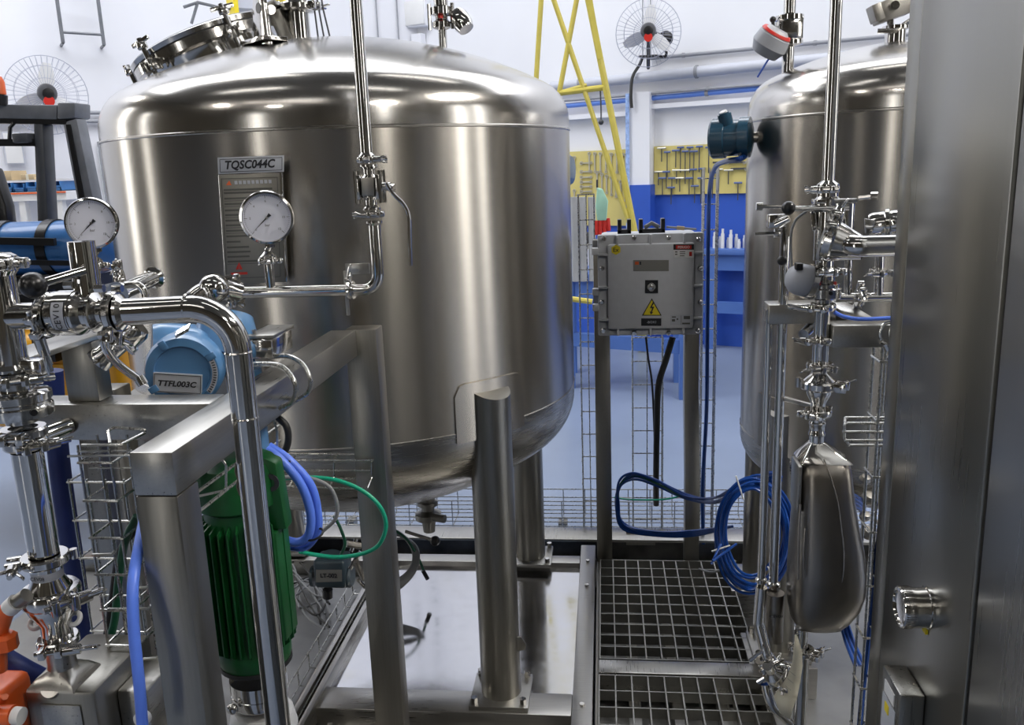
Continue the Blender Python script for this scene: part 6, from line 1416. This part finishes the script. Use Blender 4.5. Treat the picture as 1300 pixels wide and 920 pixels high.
sa = VY(984, 752, YR + .03); MB().cyl(Vector((sa.x, sa.y, ZV(sa.x, sa.y, 812))), sa, .0175, seg=28).build('sleeve_body', M_flow, t)
text('CEV09', Vector((sa.x, sa.y - .0182, ZV(sa.x, sa.y, 776))), X, Z, .006, M_ink, t, bold=.01, width=.024)
# slim twin pipes left of the column
for (px, r, lab) in ((972, .0075, 'left of two slim upright pipes left of the flow meter'), (988, .0085, 'right of two slim upright pipes left of the flow meter')):
    q = VY(px, 560, YR + .05); z1, z0 = ZV(q.x, q.y, 300 if px > 980 else 392), ZV(q.x, q.y, 745 if px < 980 else 750)
    t = thing('slim_pipe', lab, 'pipe', Vector((q.x, q.y, z0))); MB().cyl(Vector((q.x, q.y, z0)), Vector((q.x, q.y, z1)), r, seg=18).build('pipe_body', M_pipe, t)
    MB().lathe([(r, 0), (r * 1.5, .002), (r * 1.5, .008), (r, .01)], Vector((q.x, q.y, z0 + .01)), Z, 18).build('ferrule', M_fit, t)
qx = VY(984, 295, YR + .05)
sv = thing('sampling_valve', 'small needle valve with a black ball on the slim right pipe', 'valve', qx)
MB().obox(VY(986, 280, YR + .05), X * .016, Yv * .012, Z * .012).build('valve_block', M_fit, sv, .003)
MB().cyl(VY(962, 262, YR + .04), VY(1003, 262, YR + .04), .0035, seg=10).cyl(VY(960, 262, YR + .04), VY(968, 262, YR + .04), .007, seg=12).build('upper_bolt', M_fit, sv)
MB().cyl(VY(958, 297, YR + .04), VY(988, 296, YR + .04), .0035, seg=10).cyl(VY(983, 296, YR+.04), VY(990, 296, YR+.04), .008, seg=12).build('lower_bolt', M_fit, sv)
MB().cyl(VY(996, 288, YR + .02), VY(994, 327, YR + .02), .004, seg=10).build('lever', M_pipe, sv); MB().ball(VY(993, 331, YR + .02), .0088, n=10, seg=20).build('lever_ball', M_blk, sv)
MB().cyl(VY(985, 285, YR + .04), VY(1002, 277, YR + .03), .009, .006, seg=14).build('side_port', M_pipe, sv)
tag(MB().tube(spline([VY(1024, 268, YR - .01), VY(1010, 280, YR - .01), VY(1004, 300, YR - .01), VY(1005, 335, YR - .01), VY(1008, 345, YR - .01)]), .0022, 8).build('air_line', M_gry), 'thin grey air line curving down to the round actuator', 'tube')
# horizontal items at right
YB = 1.56
rb = thing('steel_framework', 'square-tube steel frame behind the right valve column', 'frame', VY(1000, 400, YB))
a, b = VY(975, 412, YB), VY(1040, 390, YB); e = VY(1062, 400, YB); e2 = VY(1166, 428, 1.50); e1 = VY(1056, 442, 1.50)
MB().box((a.x, YB, a.z), (e.x, YB + .05, a.z + .036)).build('cross_beam', M_frame_h, rb, .003)
c0, c1 = VZ(1075, 404, a.z + .04), VZ(1130, 404, a.z + .04)
MB().box((e1.x, 1.50, e1.z), (e2.x, 1.55, e1.z + .040)).build('near_beam', M_frame_h, rb, .003)
MB().bar(Vector((e1.x + .02, 1.64, a.z + .02)), Vector((e1.x + .07, 1.545, e1.z + .02)), .04, .04).build('long_beam', M_frame_h, rb, .003)
qa, qb = VY(976, 412, YB + .02), VY(987, 412, YB + .02); MB().box((e2.x - .03, 1.5, .15), (e2.x, 1.53, e1.z)).build('post', M_frame, rb, .003)
MB().cyl(VY(1020, 425, YB - .01), VY(1030, 415, YB + .02), .010, seg=16).build('stub', M_pipe, rb)
MB().bar(VY(990, 504, YB + .05), VY(1034, 516, YB - .02), .008, .008).build('brace', M_frame_h, rb, .001)
hp = thing('level_pipe', 'thin level pipe with clamps running behind the cabinet edge', 'pipe', VY(1068, 378, 1.58))
MB().cyl(VY(1060, 378, 1.58), VY(1200, 376, 1.58), .0085, seg=18).build('pipe_body', M_pipe, hp); MB().cyl(VY(1115, 376, 1.58), VY(1117, 318, 1.58), .0075, seg=16).build('branch', M_pipe, hp)
MB().cyl(VY(1076, 376, 1.58), VY(1077, 330, 1.58), .0065, seg=16).build('branch', M_pipe, hp)
clamp(VY(1116, 345, 1.58), Z, .008, -Yv + X * .2, 'small clamp on the short branch under the level branch pipe', R=.017, wing=-1, wl=.02)
clamp(VY(1091, 378, 1.58), X, .009, Z * .8 - Yv * .5, 'small clamp on the thin level pipe near the cabinet', R=.016, wing=1, wl=.018)
tag(MB().tube(spline([VY(1059, 396, 1.5), VY(1072, 402, 1.5), VY(1095, 405, 1.5), VY(1140, 403, 1.5), VY(1190, 400, 1.5)]), .0035, 8).build('air_tube', M_bcab), 'blue air tube sagging level behind the cabinet edge', 'tube')
for k, (px, lab) in enumerate(((1122, 'left of two wire hoops near the cabinet at beam height'), (1134, 'right of two wire hoops near the cabinet at beam height'))):
    tag(MB().tube(spline([VY(px + 14, 408, 1.5), VY(px, 412, 1.5), VY(px - 5, 424, 1.5), VY(px, 436, 1.5), VY(px + 10, 440, 1.5)]), .003, 8).build('wire_hoop', M_wire), lab, 'wire')
t = thing('hoop_screw', 'small steel thumb screw under the wire hoops', 'screw', VY(1125, 438, 1.48)); MB().cyl(VY(1118, 434, 1.48), VY(1132, 441, 1.48), .004, seg=8).cyl(VY(1124, 436, 1.48), VY(1128, 444, 1.48), .006, seg=8).build('screw_body', M_fit, t)
rt = thing('level_wire_basket', 'level wire basket behind the right column beside the cabinet', 'cable tray', VY(1075, 545, 1.57))
for (xa_, ya_, xb_, yb2, yy) in ((1073, 530, 1160, 530, 1.60), (1075, 537, 1160, 537, 1.57), (1070, 548, 1160, 548, 1.57), (1072, 559, 1160, 559, 1.57), (1078, 565, 1160, 565, 1.60)): MB().cyl(VY(xa_, ya_, yy), VY(xb_, yb2, yy), .0026, seg=8).build('long_wire', M_wire, rt)
MB().tube([VY(1073, 530, 1.60), VY(1072, 540, 1.57), VY(1072, 556, 1.57), VY(1078, 565, 1.60)], .0026, 8).build('cross_wire', M_wire, rt)
yv2 = 1.57
wire_tray('upright_wire_tray', 'upright wire tray squeezed against the cabinet edge', (VY(1113, 560, yv2).x, yv2, .05), (VY(1113, 560, yv2).x, yv2, VY(1113, 440, yv2).z), (.022, 0, 0), (0, .05, 0), 2, .11, .0026, 1)
tag(MB().tube(spline([VY(1120, 640, 1.62), VY(1112, 720, 1.62), VY(1104, 800, 1.62), VY(1095, 880, 1.62), VY(1088, 960, 1.62)]), .0055, 8).build('blue_cable', M_dcab), 'blue cable running down the tray beside the cabinet', 'cable')
for k in range(4):
    tag(MB().tube(spline([VY(1098, 640 + 4 * k, 2.1), VY(1084, 628 + 5 * k, 2.0), VY(1070, 632 + 4 * k, 1.9)]), .004, 6).build('blue_cable', M_dcab), ORD[k] + ' from the top of the short blue cables right of the flow meter', 'cable', 'blue cables right of the flow meter')
for k in range(3):
    tag(MB().tube(spline([VY(1066 + 4 * k, 785, 1.75), VY(1074 + 5 * k, 815, 1.75), VY(1086 + 6 * k, 845, 1.7)]), .004, 6).build('blue_cable', M_dcab), ORD[k] + ' from the left of the slanting blue cables at the flow meter foot', 'cable', 'slanting blue cables at lower right')
t = thing('pipe_fittings', 'small bright fittings glimpsed between the flow meter and cabinet', 'fitting', VY(1100, 640, 1.9))
for (x, y, r) in ((1098, 608, .010), (1103, 632, .013), (1098, 655, .010), (1102, 676, .013), (1104, 735, .012)): MB().lathe([(0, -r), (r, -r * .8), (r * 1.3, 0), (r, r * .8), (0, r)], VY(x, y, 1.9), Vector((.3, -.4, 1)), 14).build('fitting_piece', M_cast, t)
